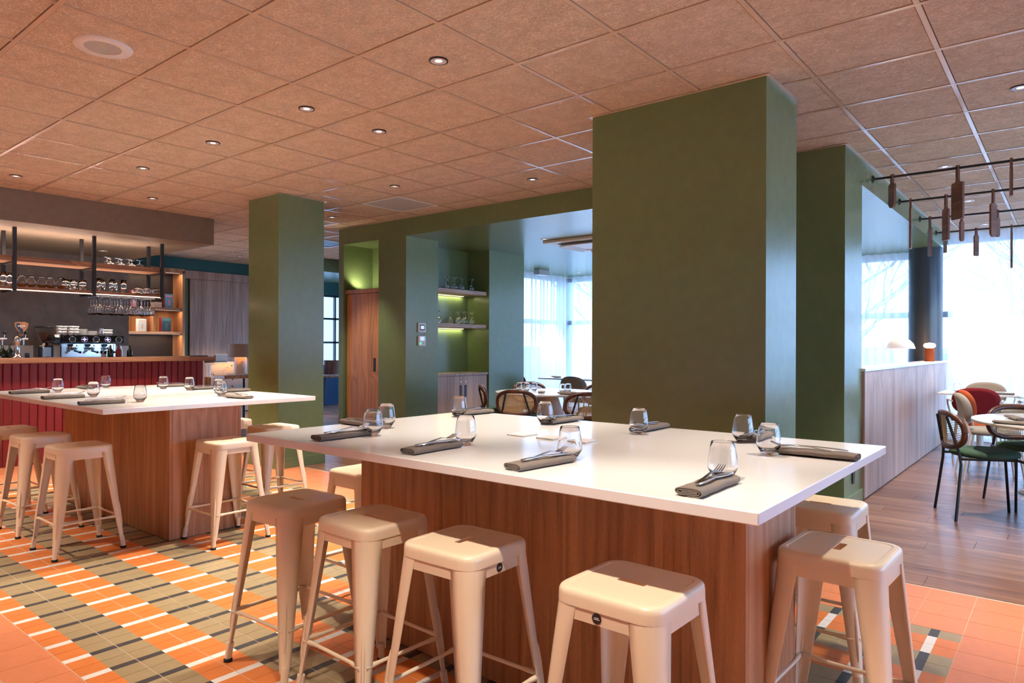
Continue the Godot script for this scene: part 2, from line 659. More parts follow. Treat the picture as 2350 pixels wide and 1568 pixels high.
func build_floor() -> void:
	var f := structure("floor")
	part(f, "grout_bed", Geo.new().span(P(-2.4, -0.1, -5.2), P(4.145, -0.0012, 12.6)), M.grout)
	part(f, "subfloor", Geo.new().span(P(4.145, -0.1, -5.2), P(11.0, -0.004, 12.6)), M.void)
	var pu := 2.553 / 13.0
	var pv := 0.199
	var hx := pu / 2.0 - 0.0018
	var hz := pv / 2.0 - 0.0012
	var org := Color(0.78, 0.235, 0.056)
	var olv := Color(0.385, 0.305, 0.17)
	var wht := Color(0.86, 0.84, 0.80)
	var blk := Color(0.062, 0.066, 0.070)
	var pln := Color(0.76, 0.26, 0.115)
	var meshes := []
	for flip in [false, true]:
		var a := olv if flip else org
		var b := org if flip else olv
		var ab := blk if flip else wht
		var bb := wht if flip else blk
		meshes.append(tile_mesh(hx, hz, [[-hx, 0.0, -hz, -0.018, a], [-hx, 0.0, -0.018, 0.018, ab], [-hx, 0.0, 0.018, hz, a], [0.0, hx, -hz, -0.018, b], [0.0, hx, -0.018, 0.018, bb], [0.0, hx, 0.018, hz, b]]))
	meshes.append(tile_mesh(hx, hz, [[-hx, hx, -hz, hz, pln]]))
	var rng := RandomNumberGenerator.new()
	rng.seed = 9
	var list := []
	for k in range(-16, 16):
		for r in range(-26, 41):
			var inside := k >= 0 and k < 13 and r >= 0 and r < 34
			list.append([P(0.987 + pu * (k + 0.5), 0, 0.363 + pv * (r + 0.5)), pu * pv, (k % 2 if inside else 2), rng.randi_range(0, 2), 0.0])
	lay(f, "tile", "small_tiles", list, 295, meshes, [M.tile_0, M.tile_1, M.tile_2])
	var pw := 0.19
	var pl := 1.22
	var pm := Geo.new().box(Vector3(0, -0.006, 0), Vector3(pw - 0.0012, 0.012, pl - 0.0016), 0.0009).mesh()
	var planks := []
	for k in 36:
		var off := rng.randf() * pl
		for r in range(-5, 11):
			var v := r * pl + off
			if v - pl / 2 < 12.5 and v > -5.0:
				planks.append([P(4.147 + pw * (k + 0.5), 0, v), pw * pl, 0, rng.randi_range(0, 1), 0.0])
	lay(f, "plank", "small_planks", planks, 295, [pm], [M.plank_0, M.plank_1])

func build_ceiling() -> void:
	var c := structure("ceiling")
	part(c, "roof_slab", Geo.new().span(P(-2.6, CE + 0.12, -5.4), P(7.95, CE + 0.3, 12.8)).span(P(7.95, CE + 0.12, -5.4), P(11.2, CE + 0.3, 7.75)).span(P(7.95, CE + 0.12, 10.3), P(10.1, CE + 0.3, 12.8)), M.void)
	var covered := func(u: float, v: float) -> bool:      # where a lower ceiling hangs
		return u > 5.9 and v > 1.6 and v < 7.4 or u > 7.3 and v > 10.4 or u > 7.8 and v > 7.4 or u < 4.0 and v > 8.4
	var pm := Geo.new().box(Vector3(0, 0.012, 0), Vector3(0.570, 0.018, 0.570), 0.002).mesh()
	var list := []
	for i in range(-6, 17):
		for j in range(-14, 17):
			var u := 1.1191 + 0.6 * (i + 0.5)
			var v := 2.9395 + 0.6 * (j + 0.5)
			if covered.call(u, v) or (i == 6 and j == 4) or (i == 8 and j == 9):
				continue
			list.append([P(u, CE, v), 0.36, 0, 0, 0.0])
	lay(c, "ceiling_panel", "far_panels", list, 295, [pm], [M.wood_wool])
	for i in range(-6, 18):
		var u := 1.1191 + 0.6 * i
		var v1 := 12.3
		if u > 5.9: v1 = 1.5
		part(c, "main_tee", Geo.new().span(P(u - 0.012, CE - 0.001, -5.2), P(u + 0.012, CE + 0.03, v1)), M.tee_white)
		if u > 5.6 and u < 7.4:
			part(c, "main_tee", Geo.new().span(P(u - 0.012, CE - 0.001, 7.4), P(u + 0.012, CE + 0.03, 12.3)), M.tee_white)
	for j in range(-14, 17):
		var v := 2.9395 + 0.6 * j
		var u1 := 11.0 if v < 1.4 else (7.4 if v > 7.4 else 5.8)
		part(c, "cross_tee", Geo.new().span(P(-2.4, CE, v - 0.012), P(u1, CE + 0.028, v + 0.012)), M.tee_white)

func wb(parent: Node3D, called: String, u0: float, u1: float, h0: float, h1: float, v0: float, v1: float, m: Material, bev := 0.0) -> MeshInstance3D:
	return part(parent, called, Geo.new().span(P(u0, h0, v0), P(u1, h1, v1), bev), m)

func build_walls() -> void:
	var n := structure("wall_near")
	wb(n, "plaster", -2.4, 2.6, 0, CE + 0.1, -5.35, -5.2, M.white_paint)
	wb(n, "plaster", 10.6, 11.2, 0, CE + 0.1, -5.35, -5.2, M.white_paint)
	wb(n, "lintel", 2.6, 10.6, CE - 0.06, CE + 0.1, -5.35, -5.2, M.white_paint)
	var l := structure("wall_left")
	wb(l, "plaster", -2.55, -2.4, 0, CE + 0.1, -5.35, 12.6, M.white_paint)
	var b := structure("wall_back")
	wb(b, "teal_band", 4.2, 7.9, 2.556, CE + 0.1, 12.1, 12.3, M.teal_paint)
	wb(b, "green_field", 4.2, 5.86, 0, 2.556, 12.12, 12.3, M.green_paint)
	wb(b, "plaster", 5.86, 7.9, 0, 2.556, 12.16, 12.3, M.green_paint)
	wb(b, "plaster", 9.9, 11.2, 0, CE + 0.1, 12.2, 12.5, M.teal_paint)
	wb(b, "window_head", 7.9, 9.9, 2.31, CE + 0.1, 12.2, 12.4, M.teal_paint)
	wb(b, "blue_dado", 7.9, 9.9, 0, 0.80, 12.2, 12.4, M.blue_panel)
	var bb := structure("wall_bar")
	wb(bb, "lacquer_panel", -2.4, 4.2, 1.23, CE, 10.45, 10.6, M.grey_lacquer)
	wb(bb, "splashback", -2.4, 4.2, 0, 1.23, 10.44, 10.6, M.white_plastic)
	# the wall with the closet and the wide opening, and the painted lower ceiling behind it
	var c := structure("wall_center")
	wb(c, "end_pier", 5.61, 6.15, 0, SOF, 7.39, 7.49, M.green_paint)
	wb(c, "pier", 5.61, 6.15, 0, SOF, 6.19, 6.69, M.green_paint)
	wb(c, "closet_back", 6.09, 6.15, 0, SOF, 6.69, 7.39, M.green_paint)
	wb(c, "niche_back", 6.15, 7.14, 0, SOF, 6.60, 6.75, M.green_paint)
	wb(c, "niche_side", 6.09, 6.15, 0, SOF, 6.6, 6.75, M.green_paint)
	wb(c, "pilaster", 7.14, 7.91, 0, SOF, 6.20, 7.40, M.green_paint)
	wb(c, "corridor_post", 7.84, 7.96, 0, CE, 10.33, 10.45, M.green_paint)
	wb(c, "corridor_side", 9.9, 10.1, 0, CE, 10.5, 12.3, M.teal_paint)
	var s := structure("trim_1")
	tag(s, "", "", "", "structure")
	wb(s, "lower_ceiling", 5.61, 10.92, SOF, CE + 0.1, 1.328, 7.49, M.green_paint)
	wb(s, "edge_angle", 5.585, 10.92, CE - 0.003, CE + 0.001, 1.305, 1.33, M.tee_white)
	wb(s, "edge_angle", 5.587, 5.612, CE - 0.003, CE + 0.001, 1.305, 7.49, M.tee_white)
	var s2 := structure("trim_2")
	wb(s2, "lower_ceiling", 7.25, 10.0, SOF, CE + 0.1, 10.33, 12.3, M.green_paint)
	var s3 := structure("trim_3")
	wb(s3, "bar_bulkhead", -2.4, 4.212, 2.455, CE + 0.1, 8.075, 10.5, M.taupe_paint)
	# columns
	square_column("olive green square column standing behind the front white table", 3.908, 4.455, 1.337, 2.487)
	square_column("dark green square column beside the wooden half wall", 5.606, 6.141, 1.328, 1.90, false)
	square_column("olive and teal square column between left table and closet", 3.89, 4.43, 6.17, 6.73)
	var rc := thing("round_column", "round dark blue column between the sheer curtains", "column", P(10.62, 0, 1.52))
	part(rc, "shaft", Geo.new().lathe([Vector2(0.2, 0), Vector2(0.2, SOF)], 40), M.slate_paint)
	# half wall of grey-brown boards
	var hw := thing("half_wall", "wooden half wall with pale top running to the window", "partition", P(6.15, 0, 1.305))
	part(hw, "core", Geo.new().span(Vector3(0, 0, -0.2), Vector3(4.75, 1.04, -0.012)), M.ash_grey)
	part(hw, "plinth", Geo.new().span(Vector3(0, 0, -0.012), Vector3(4.75, 0.012, -0.006)), M.black_metal)
	for k in 4:
		part(hw, "board", Geo.new().span(Vector3(0.002 + k * 1.1875, 0.012, -0.012), Vector3(1.1855 + k * 1.1875, 1.045, 0.0), 0.001), M.ash_grey)
	part(hw, "top", Geo.new().span(Vector3(0, 1.045, -0.23), Vector3(4.75, 1.07, 0.004), 0.002), M.white_plastic)

func square_column(label: String, u0: float, u1: float, v0: float, v1: float, foot := true) -> void:
	var c := thing("square_column", label, "column", P((u0 + u1) / 2, 0, (v0 + v1) / 2))
	var hu := (u1 - u0) / 2
	var hv := (v1 - v0) / 2
	part(c, "shaft", Geo.new().span(Vector3(-hu, 0, -hv), Vector3(hu, CE + 0.02, hv), 0.002), M.green_paint)
	part(c, "edge_angle", Geo.new().span(Vector3(-hu - 0.022, CE - 0.003, -hv - 0.022), Vector3(hu + 0.022, CE - 0.0005, hv + 0.022)), M.tee_white)
	var g := Geo.new()
	g.span(Vector3(-hu - 0.014, 0, hv), Vector3(hu + 0.014, 0.10, hv + 0.014), 0.002)
	g.span(Vector3(-hu - 0.014, 0, -hv - 0.014), Vector3(hu + 0.014, 0.10, -hv), 0.002)
	g.span(Vector3(-hu - 0.014, 0, -hv), Vector3(-hu, 0.10, hv), 0.002)
	g.span(Vector3(hu, 0, -hv), Vector3(hu + 0.014, 0.10, hv), 0.002)
	part(c, "baseboard", g, M.green_paint)

func curtain(label: String, a: Vector3, b: Vector3, h0: float, h1: float, seed_: int) -> void:
	var rng := RandomNumberGenerator.new()
	rng.seed = seed_
	var g := Geo.new().smooth()
	var d := b - a
	var across := d.normalized().cross(Vector3.UP)
	var n := int(d.length() / 0.012)
	var pts := []
	var ph := 0.0
	for k in n + 1:
		ph += 0.52 + 0.20 * sin(k * 0.017 * (1 + seed_ % 3)) + rng.randf_range(-0.08, 0.08)
		pts.append(a + d * k / n + across * (sin(ph) * 0.036 + sin(ph * 0.37) * 0.012))
	for k in n:
		for e in 6:
			var y0 := lerpf(h0, h1, e / 6.0)
			var y1 := lerpf(h0, h1, (e + 1) / 6.0)
			g.quad(pts[k] + Vector3.UP * y0, pts[k + 1] + Vector3.UP * y0, pts[k + 1] + Vector3.UP * y1, pts[k] + Vector3.UP * y1)
	solo("sheer_curtain", g, M.sheer, label, "curtain", Vector3.ZERO, 0.0, "sheer curtains")

func window_row(called: String, a: Vector3, b: Vector3, h1: float, panes: int) -> void:      # a row of tall panes from a to b
	var w := structure(called)
	var d := b - a
	var along := d.normalized()
	var turn := -atan2(along.z, along.x)
	var f := Node3D.new()
	w.add_child(f)
	f.name = "sash"
	f.position = a
	f.rotation.y = turn
	var L := d.length()
	var fr := Geo.new()
	fr.span(Vector3(0, 0, -0.035), Vector3(L, 0.09, 0.035))
	fr.span(Vector3(0, h1 - 0.07, -0.035), Vector3(L, h1, 0.035))
	fr.span(Vector3(0, 1.655, -0.03), Vector3(L, 1.735, 0.03))
	part(f, "rail", fr, M.frame_grey)
	for k in panes + 1:
		part(f, "mullion", Geo.new().span(Vector3(L * k / panes - 0.04, 0.02, -0.04), Vector3(L * k / panes + 0.04, h1 - 0.02, 0.04)), M.frame_grey)
	for k in panes:
		part(f, "pane", Geo.new().span(Vector3(L * k / panes + 0.04, 0.08, -0.004), Vector3(L * (k + 1) / panes - 0.04, h1 - 0.06, 0.004)), M.glass_thin)

func build_windows() -> void:
	var r := structure("wall_right")
	wb(r, "pier", 10.92, 11.15, 0, CE + 0.1, -5.35, -4.6, M.white_paint)
	wb(r, "lintel", 10.92, 11.15, CE - 0.06, CE + 0.1, -4.6, 1.33, M.white_paint)
	wb(r, "lintel", 10.92, 11.15, SOF - 0.02, CE + 0.1, 1.33, 7.75, M.white_paint)
	wb(r, "corner_post", 10.86, 11.15, 0, CE, 7.5, 7.72, M.frame_grey)
	wb(r, "pier", 7.80, 8.0, 0, SOF, 7.40, 7.72, M.green_paint)
	wb(r, "lintel", 7.8, 11.15, SOF - 0.02, CE + 0.1, 7.49, 7.72, M.white_paint)
	window_row("window_1", P(10.98, 0, -4.6), P(10.98, 0, 1.5), CE - 0.06, 4)
	window_row("window_2", P(10.98, 0, 1.5), P(10.98, 0, 7.6), SOF - 0.02, 4)
	window_row("window_3", P(8.0, 0, 7.6), P(10.98, 0, 7.6), SOF - 0.02, 2)
	window_row("window_6", P(2.6, 0, -5.28), P(10.6, 0, -5.28), CE - 0.06, 6)
	window_row("window_7", P(7.96, 0, 10.4), P(9.95, 0, 10.4), SOF, 2)
	window_row("window_5", P(7.92, 0, 7.72), P(7.92, 0, 10.33), SOF, 2)
	wb(r, "lintel", 7.8, 8.0, SOF, CE + 0.1, 7.72, 10.33, M.white_paint)
	curtain("floor length white sheer curtain right of the round column", P(10.80, 0, -4.5), P(10.80, 0, 1.29), 0.02, CE - 0.01, 2)
	curtain("floor length white sheer curtain left of the round column", P(10.80, 0, 1.74), P(10.80, 0, 7.34), 0.02, SOF - 0.005, 5)
	curtain("white sheer curtain hanging beside the blue pilaster in the corner", P(10.76, 0, 7.40), P(7.95, 0, 7.40), 0.02, SOF - 0.005, 7)
	# black framed window far behind the left column
	var w := structure("window_4")
	part(w, "rail", Geo.new().span(P(7.9, 0.80, 12.2), P(9.9, 0.84, 12.26)).span(P(7.9, 1.29, 12.2), P(9.9, 1.33, 12.26)).span(P(7.9, 1.79, 12.2), P(9.9, 1.83, 12.26)).span(P(7.9, 2.27, 12.2), P(9.9, 2.31, 12.26)), M.black_metal)
	for k in 6:
		part(w, "mullion", Geo.new().span(P(7.94 + k * 0.365, 0.80, 12.2), P(7.975 + k * 0.365, 2.31, 12.26)), M.black_metal)
	part(w, "pane", Geo.new().span(P(7.9, 0.8, 12.225), P(9.9, 2.31, 12.235)), M.glass_thin)

func bare_tree(label: String, at: Vector3, h: float, seed_: int) -> void:
	var rng := RandomNumberGenerator.new()
	rng.seed = seed_
	var t := thing("bare_tree", label, "tree", at, 0.0, "bare trees outside the windows")
	var trunk := Geo.new()
	var twigs := Geo.new()
	trunk.tube([Vector3.ZERO, Vector3(0.05, h * 0.3, 0.03), Vector3(-0.04, h * 0.55, 0), Vector3(0.03, h * 0.75, 0.05)], [0.14, 0.11, 0.08, 0.04], 7)
	var grow := func(me: Callable, p: Vector3, d: Vector3, len: float, r: float, lvl: int) -> void:
		var q := p + d * len * 0.5 + Vector3(rng.randf_range(-0.1, 0.1), 0.05, rng.randf_range(-0.1, 0.1)) * len
		var e := p + d * len + Vector3(0, len * 0.16, 0)
		twigs.tube([p, q, e], [r, r * 0.75, r * 0.5], 4, false)
		if lvl > 0:
			for k in rng.randi_range(3, 4):
				var nd: Vector3 = (d + Vector3(rng.randf_range(-0.8, 0.8), rng.randf_range(-0.25, 0.6), rng.randf_range(-0.8, 0.8))).normalized()
				me.call(me, p.lerp(e, rng.randf_range(0.35, 1.0)), nd, len * rng.randf_range(0.5, 0.75), r * 0.55, lvl - 1)
	for k in 11:
		var a := k * 2.4
		grow.call(grow, Vector3(0, h * (0.28 + 0.045 * k), 0), Vector3(cos(a), rng.randf_range(0.5, 1.0), sin(a)).normalized(), h * rng.randf_range(0.2, 0.3), 0.032, 3)
	part(t, "trunk", trunk, M.bark)
	part(t, "branches", twigs, M.bark)

func outdoors() -> void:
	solo("lawn", Geo.new().span(P(11.2, -0.35, -40), P(70, -0.3, 40)).span(P(-20, -0.35, -40), P(11.2, -0.3, -5.4)).span(P(-10, -0.35, 12.9), P(11.2, -0.3, 60)).span(P(8.05, -0.35, 7.76), P(11.2, -0.3, 10.3)).span(P(10.15, -0.35, 10.3), P(11.2, -0.3, 12.9)), M.lawn, "pale frosty ground outside the windows", "ground")
	bare_tree("bare leafless tree outside, seen beside the round column", P(15.2, -0.295, 3.4), 5.0, 3)
	bare_tree("bare leafless tree outside, behind the right sheer curtain", P(17.5, -0.3, 0.2), 4.4, 8)
	bare_tree("bare leafless tree outside, in the left corner window", P(17.0, -0.3, 10.4), 4.6, 12)
	solo("low_hedge", Geo.new().span(P(19.5, -0.3, -14), P(20.6, 1.25, 22), 0.15), M.hedge, "long low hedge across the view outside", "hedge")
	var b := thing("far_building", "pale building standing beyond the corner window", "building", P(15.5, -0.3, 16.5))
	part(b, "wall", Geo.new().span(Vector3(-5, 0, -4), Vector3(0, 6, 0)), M.facade)
	part(b, "canopy", Geo.new().span(Vector3(-3.0, 2.9, 0), Vector3(0.9, 3.3, 1.0)), M.frame_grey)
	for k in 2:
		var g := thing("globe_lamp", ["white globe lamp outside behind the mushroom lamp", "white globe lamp outside the corner window"][k], "lamp", [P(13.2, -0.3, 2.52), P(14.0, -0.3, 9.25)][k])
		part(g, "post", Geo.new().tube([Vector3.ZERO, Vector3(0, 1.68, 0)], 0.02, 8), M.white_plastic)
		part(g, "globe", Geo.new().lathe([Vector2(0.0, 1.66), Vector2(0.10, 1.70), Vector2(0.15, 1.82), Vector2(0.12, 1.95), Vector2(0.06, 2.0), Vector2(0, 2.01)], 20), M.opal)

func downlight_geo() -> Array:
	var ring := Geo.new().lathe([Vector2(0.043, 0.004), Vector2(0.044, -0.003), null, Vector2(0.044, -0.003), Vector2(0.051, -0.003), null, Vector2(0.051, -0.003), Vector2(0.051, 0.004)], 28)
	var cup := Geo.new().lathe([Vector2(0.019, -0.0005), Vector2(0.032, -0.0010), Vector2(0.0435, -0.0028)], 28)
	var lens := Geo.new().lathe([Vector2(0.0, -0.0008), Vector2(0.020, -0.0006)], 20)
	return [ring.mesh(), cup.mesh(), lens.mesh()]

func ceiling_fittings() -> void:
	var geo := downlight_geo()
	# [tile i, tile j, where it is, energy]
	var spots := [
		[2.5, -0.5, "round recessed downlight nearest the camera above the front table", 4.6], [2.5, 1.5, "recessed downlight in the middle of the ceiling, left of the paired one", 6.0],
		[3.5, 1.5, "recessed downlight right of its pair in mid ceiling", 4.5], [2.5, 3.5, "recessed downlight over the near end of the left table", 6.0], [2.5, 5.5, "recessed downlight over the far end of the left table", 6.0],
		[5.5, 3.5, "recessed downlight just before the pale square vent", 4.0], [6.5, 1.5, "recessed downlight close to the green header wall", 3.5], [1.5, 7.5, "recessed downlight at the left edge before the bar", 4.5],
		[3.5, 7.5, "recessed downlight just before the bar bulkhead", 4.5], [6.5, 6.5, "small recessed downlight right of the left column", 2.6], [6.5, -4.5, "recessed downlight at the right edge of the ceiling", 6.0],
		[9.5, -3.5, "white recessed downlight behind the first hanging rail", 5.0], [12.4, -3.5, "white recessed downlight behind the second hanging rail", 4.0], [15.3, -3.5, "white recessed downlight nearest the right sheer curtain", 4.0],
		[2.5, -2.5, "recessed downlight straight above the front table", 2.4], [2.5, -4.5, "recessed downlight above the right end of the front table", 2.6],
		[-0.5, -3.5, "recessed downlight above the nearest stools", 6.0], [-1.5, 3.5, "recessed downlight left of the left table", 5.5], [-1.5, 5.5, "recessed downlight left of the far end of the left table", 5.5], [-1.5, 0.5, "recessed downlight left of the camera", 6.0],
		[6.5, 13.5, "recessed downlight before the grey sliding panel", 5.0], [8.5, 13.5, "recessed downlight before the right part of the sliding panel", 5.0],
		[0.5, -6.5, "recessed downlight right of the camera", 5.0], [5.5, -6.5, "recessed downlight over the right dining tables", 5.0], [9.5, -6.5, "recessed downlight over the far right dining tables", 5.0],
	]
	for s in spots:
		var dim: bool = s[0] > 9.0 and s[1] < 0
		var o := thing("downlight", s[2], "ceiling light", P(1.1191 + 0.6 * s[0], CE - 0.001, 2.9395 + 0.6 * s[1]), 0.0, "recessed downlights")
		part(o, "trim_ring", geo[0], M.white_plastic if dim else M.black_plastic)
		part(o, "reflector", geo[1], M.satin)
		part(o, "lens", geo[2], M.lamp_lens)
		spot(o, Vector3(0, -0.012, 0), s[3] * 0.78, 36.0, WARM)
	for s in [[6.84, 5.04, "recessed downlight in the teal lower ceiling near the cassette"], [10.23, 6.80, "recessed downlight in the teal lower ceiling near the corner curtain"], [8.6, 2.6, "recessed downlight in the teal lower ceiling behind the half wall"], [6.9, 3.0, "recessed downlight in the teal lower ceiling behind the front column"]]:
		var o := thing("downlight", s[2], "ceiling light", P(s[0], SOF - 0.001, s[1]), 0.0, "recessed downlights")
		part(o, "trim_ring", geo[0], M.white_plastic)
		part(o, "reflector", geo[1], M.satin)
		part(o, "lens", geo[2], M.lamp_lens)
		spot(o, Vector3(0, -0.012, 0), 4.0, 36.0, WARM)
	for s in [[3.587, 9.72, "recessed downlight in the bulkhead over the coffee machine"], [1.9, 9.72, "recessed downlight in the bulkhead over the beer taps"]]:
		var o := thing("downlight", s[2], "ceiling light", P(s[0], 2.454, s[1]), 0.0, "recessed downlights")
		part(o, "trim_ring", geo[0], M.white_plastic)
		part(o, "reflector", geo[1], M.satin)
		part(o, "lens", geo[2], M.lamp_lens)
		spot(o, Vector3(0, -0.012, 0), 2.0, 36.0, WARM)
	var sp := thing("ceiling_speaker", "round white loudspeaker set flush in the ceiling", "speaker", P(1.424, CE - 0.001, 3.867))
	part(sp, "rim", Geo.new().lathe([Vector2(0.085, -0.004), Vector2(0.13, -0.007), Vector2(0.136, 0.004)], 40), M.white_plastic)
	part(sp, "grille", Geo.new().lathe([Vector2(0.0, -0.0025), Vector2(0.086, -0.0025)], 36), M.grey_plastic)
	part(sp, "cone", Geo.new().lathe([Vector2(0.0, -0.004), Vector2(0.012, -0.0035), Vector2(0.014, -0.002)], 16), M.brushed)
	var v := thing("ceiling_vent", "pale square perforated vent panel in the ceiling", "vent", P(1.1191 + 0.6 * 6.5, CE, 2.9395 + 0.6 * 4.5))
	part(v, "frame", Geo.new().span(Vector3(-0.29, -0.004, -0.29), Vector3(0.29, 0.01, -0.272)).span(Vector3(-0.29, -0.004, 0.272), Vector3(0.29, 0.01, 0.29)).span(Vector3(-0.29, -0.004, -0.272), Vector3(-0.272, 0.01, 0.272)).span(Vector3(0.272, -0.004, -0.272), Vector3(0.29, 0.01, 0.272)), M.white_plastic)
	part(v, "grille", Geo.new().span(Vector3(-0.272, 0.0, -0.272), Vector3(0.272, 0.012, 0.272)), M.grey_plastic)
	var d := thing("ceiling_vent", "dark square vent with white frame right of the left column", "vent", P(6.22, CE, 8.64))
	part(d, "frame", Geo.new().span(Vector3(-0.3, -0.012, -0.3), Vector3(0.3, 0.01, -0.25)).span(Vector3(-0.3, -0.012, 0.25), Vector3(0.3, 0.01, 0.3)).span(Vector3(-0.3, -0.012, -0.25), Vector3(-0.25, 0.01, 0.25)).span(Vector3(0.25, -0.012, -0.25), Vector3(0.3, 0.01, 0.25)), M.white_plastic)
	part(d, "grille", Geo.new().span(Vector3(-0.25, -0.004, -0.25), Vector3(0.25, 0.012, 0.25)), M.black_plastic)

# ---------------------------------------------------------------- tables and stools
func island_table(label: String, u0: float, u1: float, v0: float, v1: float, bu0: float, bu1: float, bv0: float, bv1: float) -> void:
	var c := P((u0 + u1) / 2, 0, (v0 + v1) / 2)
	var t := thing("island_table", label, "table", c)
	part(t, "tabletop", Geo.new().span(P(u0, TOP - 0.03, v0) - c, P(u1, TOP, v1) - c, 0.0025), M.quartz)
	# base: panels with fine joints
	part(t, "base_core", Geo.new().span(P(bu0 + 0.012, 0.0, bv0 + 0.012) - c, P(bu1 - 0.012, TOP - 0.03, bv1 - 0.012) - c), M.black_metal)
	for e in [[bv0, bv0 + 0.018], [bv1 - 0.018, bv1]]:
		part(t, "end_panel", Geo.new().span(P(bu0 + 0.0195, 0.004, e[0]) - c, P(bu1 - 0.0195, TOP - 0.03, e[1]) - c, 0.0008), M.oak_brown)
	for e in [[bu0, bu0 + 0.018], [bu1 - 0.018, bu1]]:
		part(t, "side_panel", Geo.new().span(P(e[0], 0.004, bv0) - c, P(e[1], TOP - 0.03, bv1) - c, 0.0008), M.oak_brown)

func make_stool() -> Dictionary:
	var seat := Geo.new().smooth()
	var rings := [rrect(0.1500, 0.1500, 0.050, 0.5945), rrect(0.1493, 0.1493, 0.049, 0.617), rrect(0.1480, 0.1480, 0.048, 0.6250), rrect(0.1450, 0.1450, 0.046, 0.6305), rrect(0.1405, 0.1405, 0.044, 0.6340), rrect(0.136, 0.136, 0.041, 0.635), rrect(0.1265, 0.1265, 0.037, 0.635), null,
		rrect(0.1265, 0.1265, 0.037, 0.635), rrect(0.1235, 0.1235, 0.035, 0.6325), rrect(0.1195, 0.1195, 0.033, 0.6335)]
	seat.loft(rings)
	seat.flat()
	# flat panel round the slot, then the turned-down edge of the slot
	var slot := []
	for p in rrect(0.1195, 0.1195, 0.033, 0.6335):
		var a := atan2(-p.z, p.x)
		var zc := clampf(-p.z, -0.031, 0.031)
		slot.append(Vector3(cos(a) * 0.0145, 0.6335, -zc * 0.95 - sin(a) * 0.0135))
	seat.loft([rrect(0.1195, 0.1195, 0.033, 0.6335), slot])
	var low := []
	for p in slot:
		low.append(p - Vector3(0, 0.003, 0))
	seat.smooth().loft([slot, low])
	var apron := Geo.new().smooth()
	apron.loft([rrect(0.1475, 0.1475, 0.046, 0.562), rrect(0.1475, 0.1475, 0.046, 0.597), null, rrect(0.1445, 0.1445, 0.043, 0.597), rrect(0.1445, 0.1445, 0.043, 0.562)])
	var rim := [rrect(0.1445, 0.1445, 0.043, 0.562), rrect(0.1475, 0.1475, 0.046, 0.562)]
	apron.flat().loft(rim)
	var leg := Geo.new().smooth()
	var lv := []
	for k in 9:
		var t := k / 8.0
		var y := lerpf(0.052, 0.597, t)
		var o := lerpf(0.1905, 0.1485, t)
		var w := lerpf(0.026, 0.074, pow(t, 0.9))
		var r := minf(lerpf(0.018, 0.047, t), w - 0.002)
		var ring := []
		for pass_ in 2:
			var rr := r - 0.003 * pass_
			var sec := [Vector3(o - w, y, o - 0.003 * pass_)]
			for i in 7:
				var a := PI / 2 * (1.0 - i / 6.0)
				sec.append(Vector3(o - r + cos(a) * rr, y, o - r + sin(a) * rr))
			sec.append(Vector3(o - 0.003 * pass_, y, o - w))
			if pass_ == 1:
				sec.reverse()
			ring.append_array(sec)
		lv.append(ring)
	leg.loft(lv)
	# pressed rib on the corner and the round stub that carries the foot
	var rib := []
	for k in 7:
		var y := lerpf(0.125, 0.30, k / 6.0)
		var o := lerpf(0.1905, 0.1485, (y - 0.052) / 0.545)
		var r := lerpf(0.018, 0.047, (y - 0.052) / 0.545)
		var d := o - r + (r + 0.0006) * 0.7071
		rib.append(Vector3(d, y, d))
	leg.tube(rib, [0.001, 0.0055, 0.006, 0.006, 0.006, 0.005, 0.001], 8)
	leg.tube([Vector3(0.1835, 0.012, 0.1835), Vector3(0.177, 0.075, 0.177)], [0.0132, 0.0135], 14)
	var foot := Geo.new().lathe([Vector2(0.0, 0.0), Vector2(0.0165, 0.0), null, Vector2(0.0165, 0.0), Vector2(0.0165, 0.010), Vector2(0.0145, 0.014), Vector2(0, 0.014)], 16, Vector3(0.1835, 0, 0.1835))
	var y := 0.198
	var o := lerpf(0.1905, 0.1485, (y - 0.052) / 0.545) - 0.006
	var brace := Geo.new()
	brace.tube([Vector3(-o + 0.01, y, o), Vector3(-o + 0.05, y, o - 0.004), Vector3(-o + 0.075, y, o - 0.006), Vector3(o - 0.075, y, o - 0.006), Vector3(o - 0.05, y, o - 0.004), Vector3(o - 0.01, y, o)], [0.0085, 0.0090, 0.0068, 0.0068, 0.0090, 0.0085], 10)
	var badge := Geo.new().lathe([Vector2(0.0135, 0), Vector2(0.0135, 0.0012), null, Vector2(0.0135, 0.0012), Vector2(0, 0.0012)], 20)
	var print_ := Geo.new().span(Vector3(-0.006, 0.0012, -0.0024), Vector3(0.006, 0.0014, -0.0012)).span(Vector3(-0.0085, 0.0012, 0.001), Vector3(0.0085, 0.0014, 0.0026))
	return {"seat": seat.mesh(), "apron": apron.mesh(), "leg": leg.mesh(), "foot": foot.mesh(), "brace": brace.mesh(), "badge": badge.mesh(), "print": print_.mesh()}

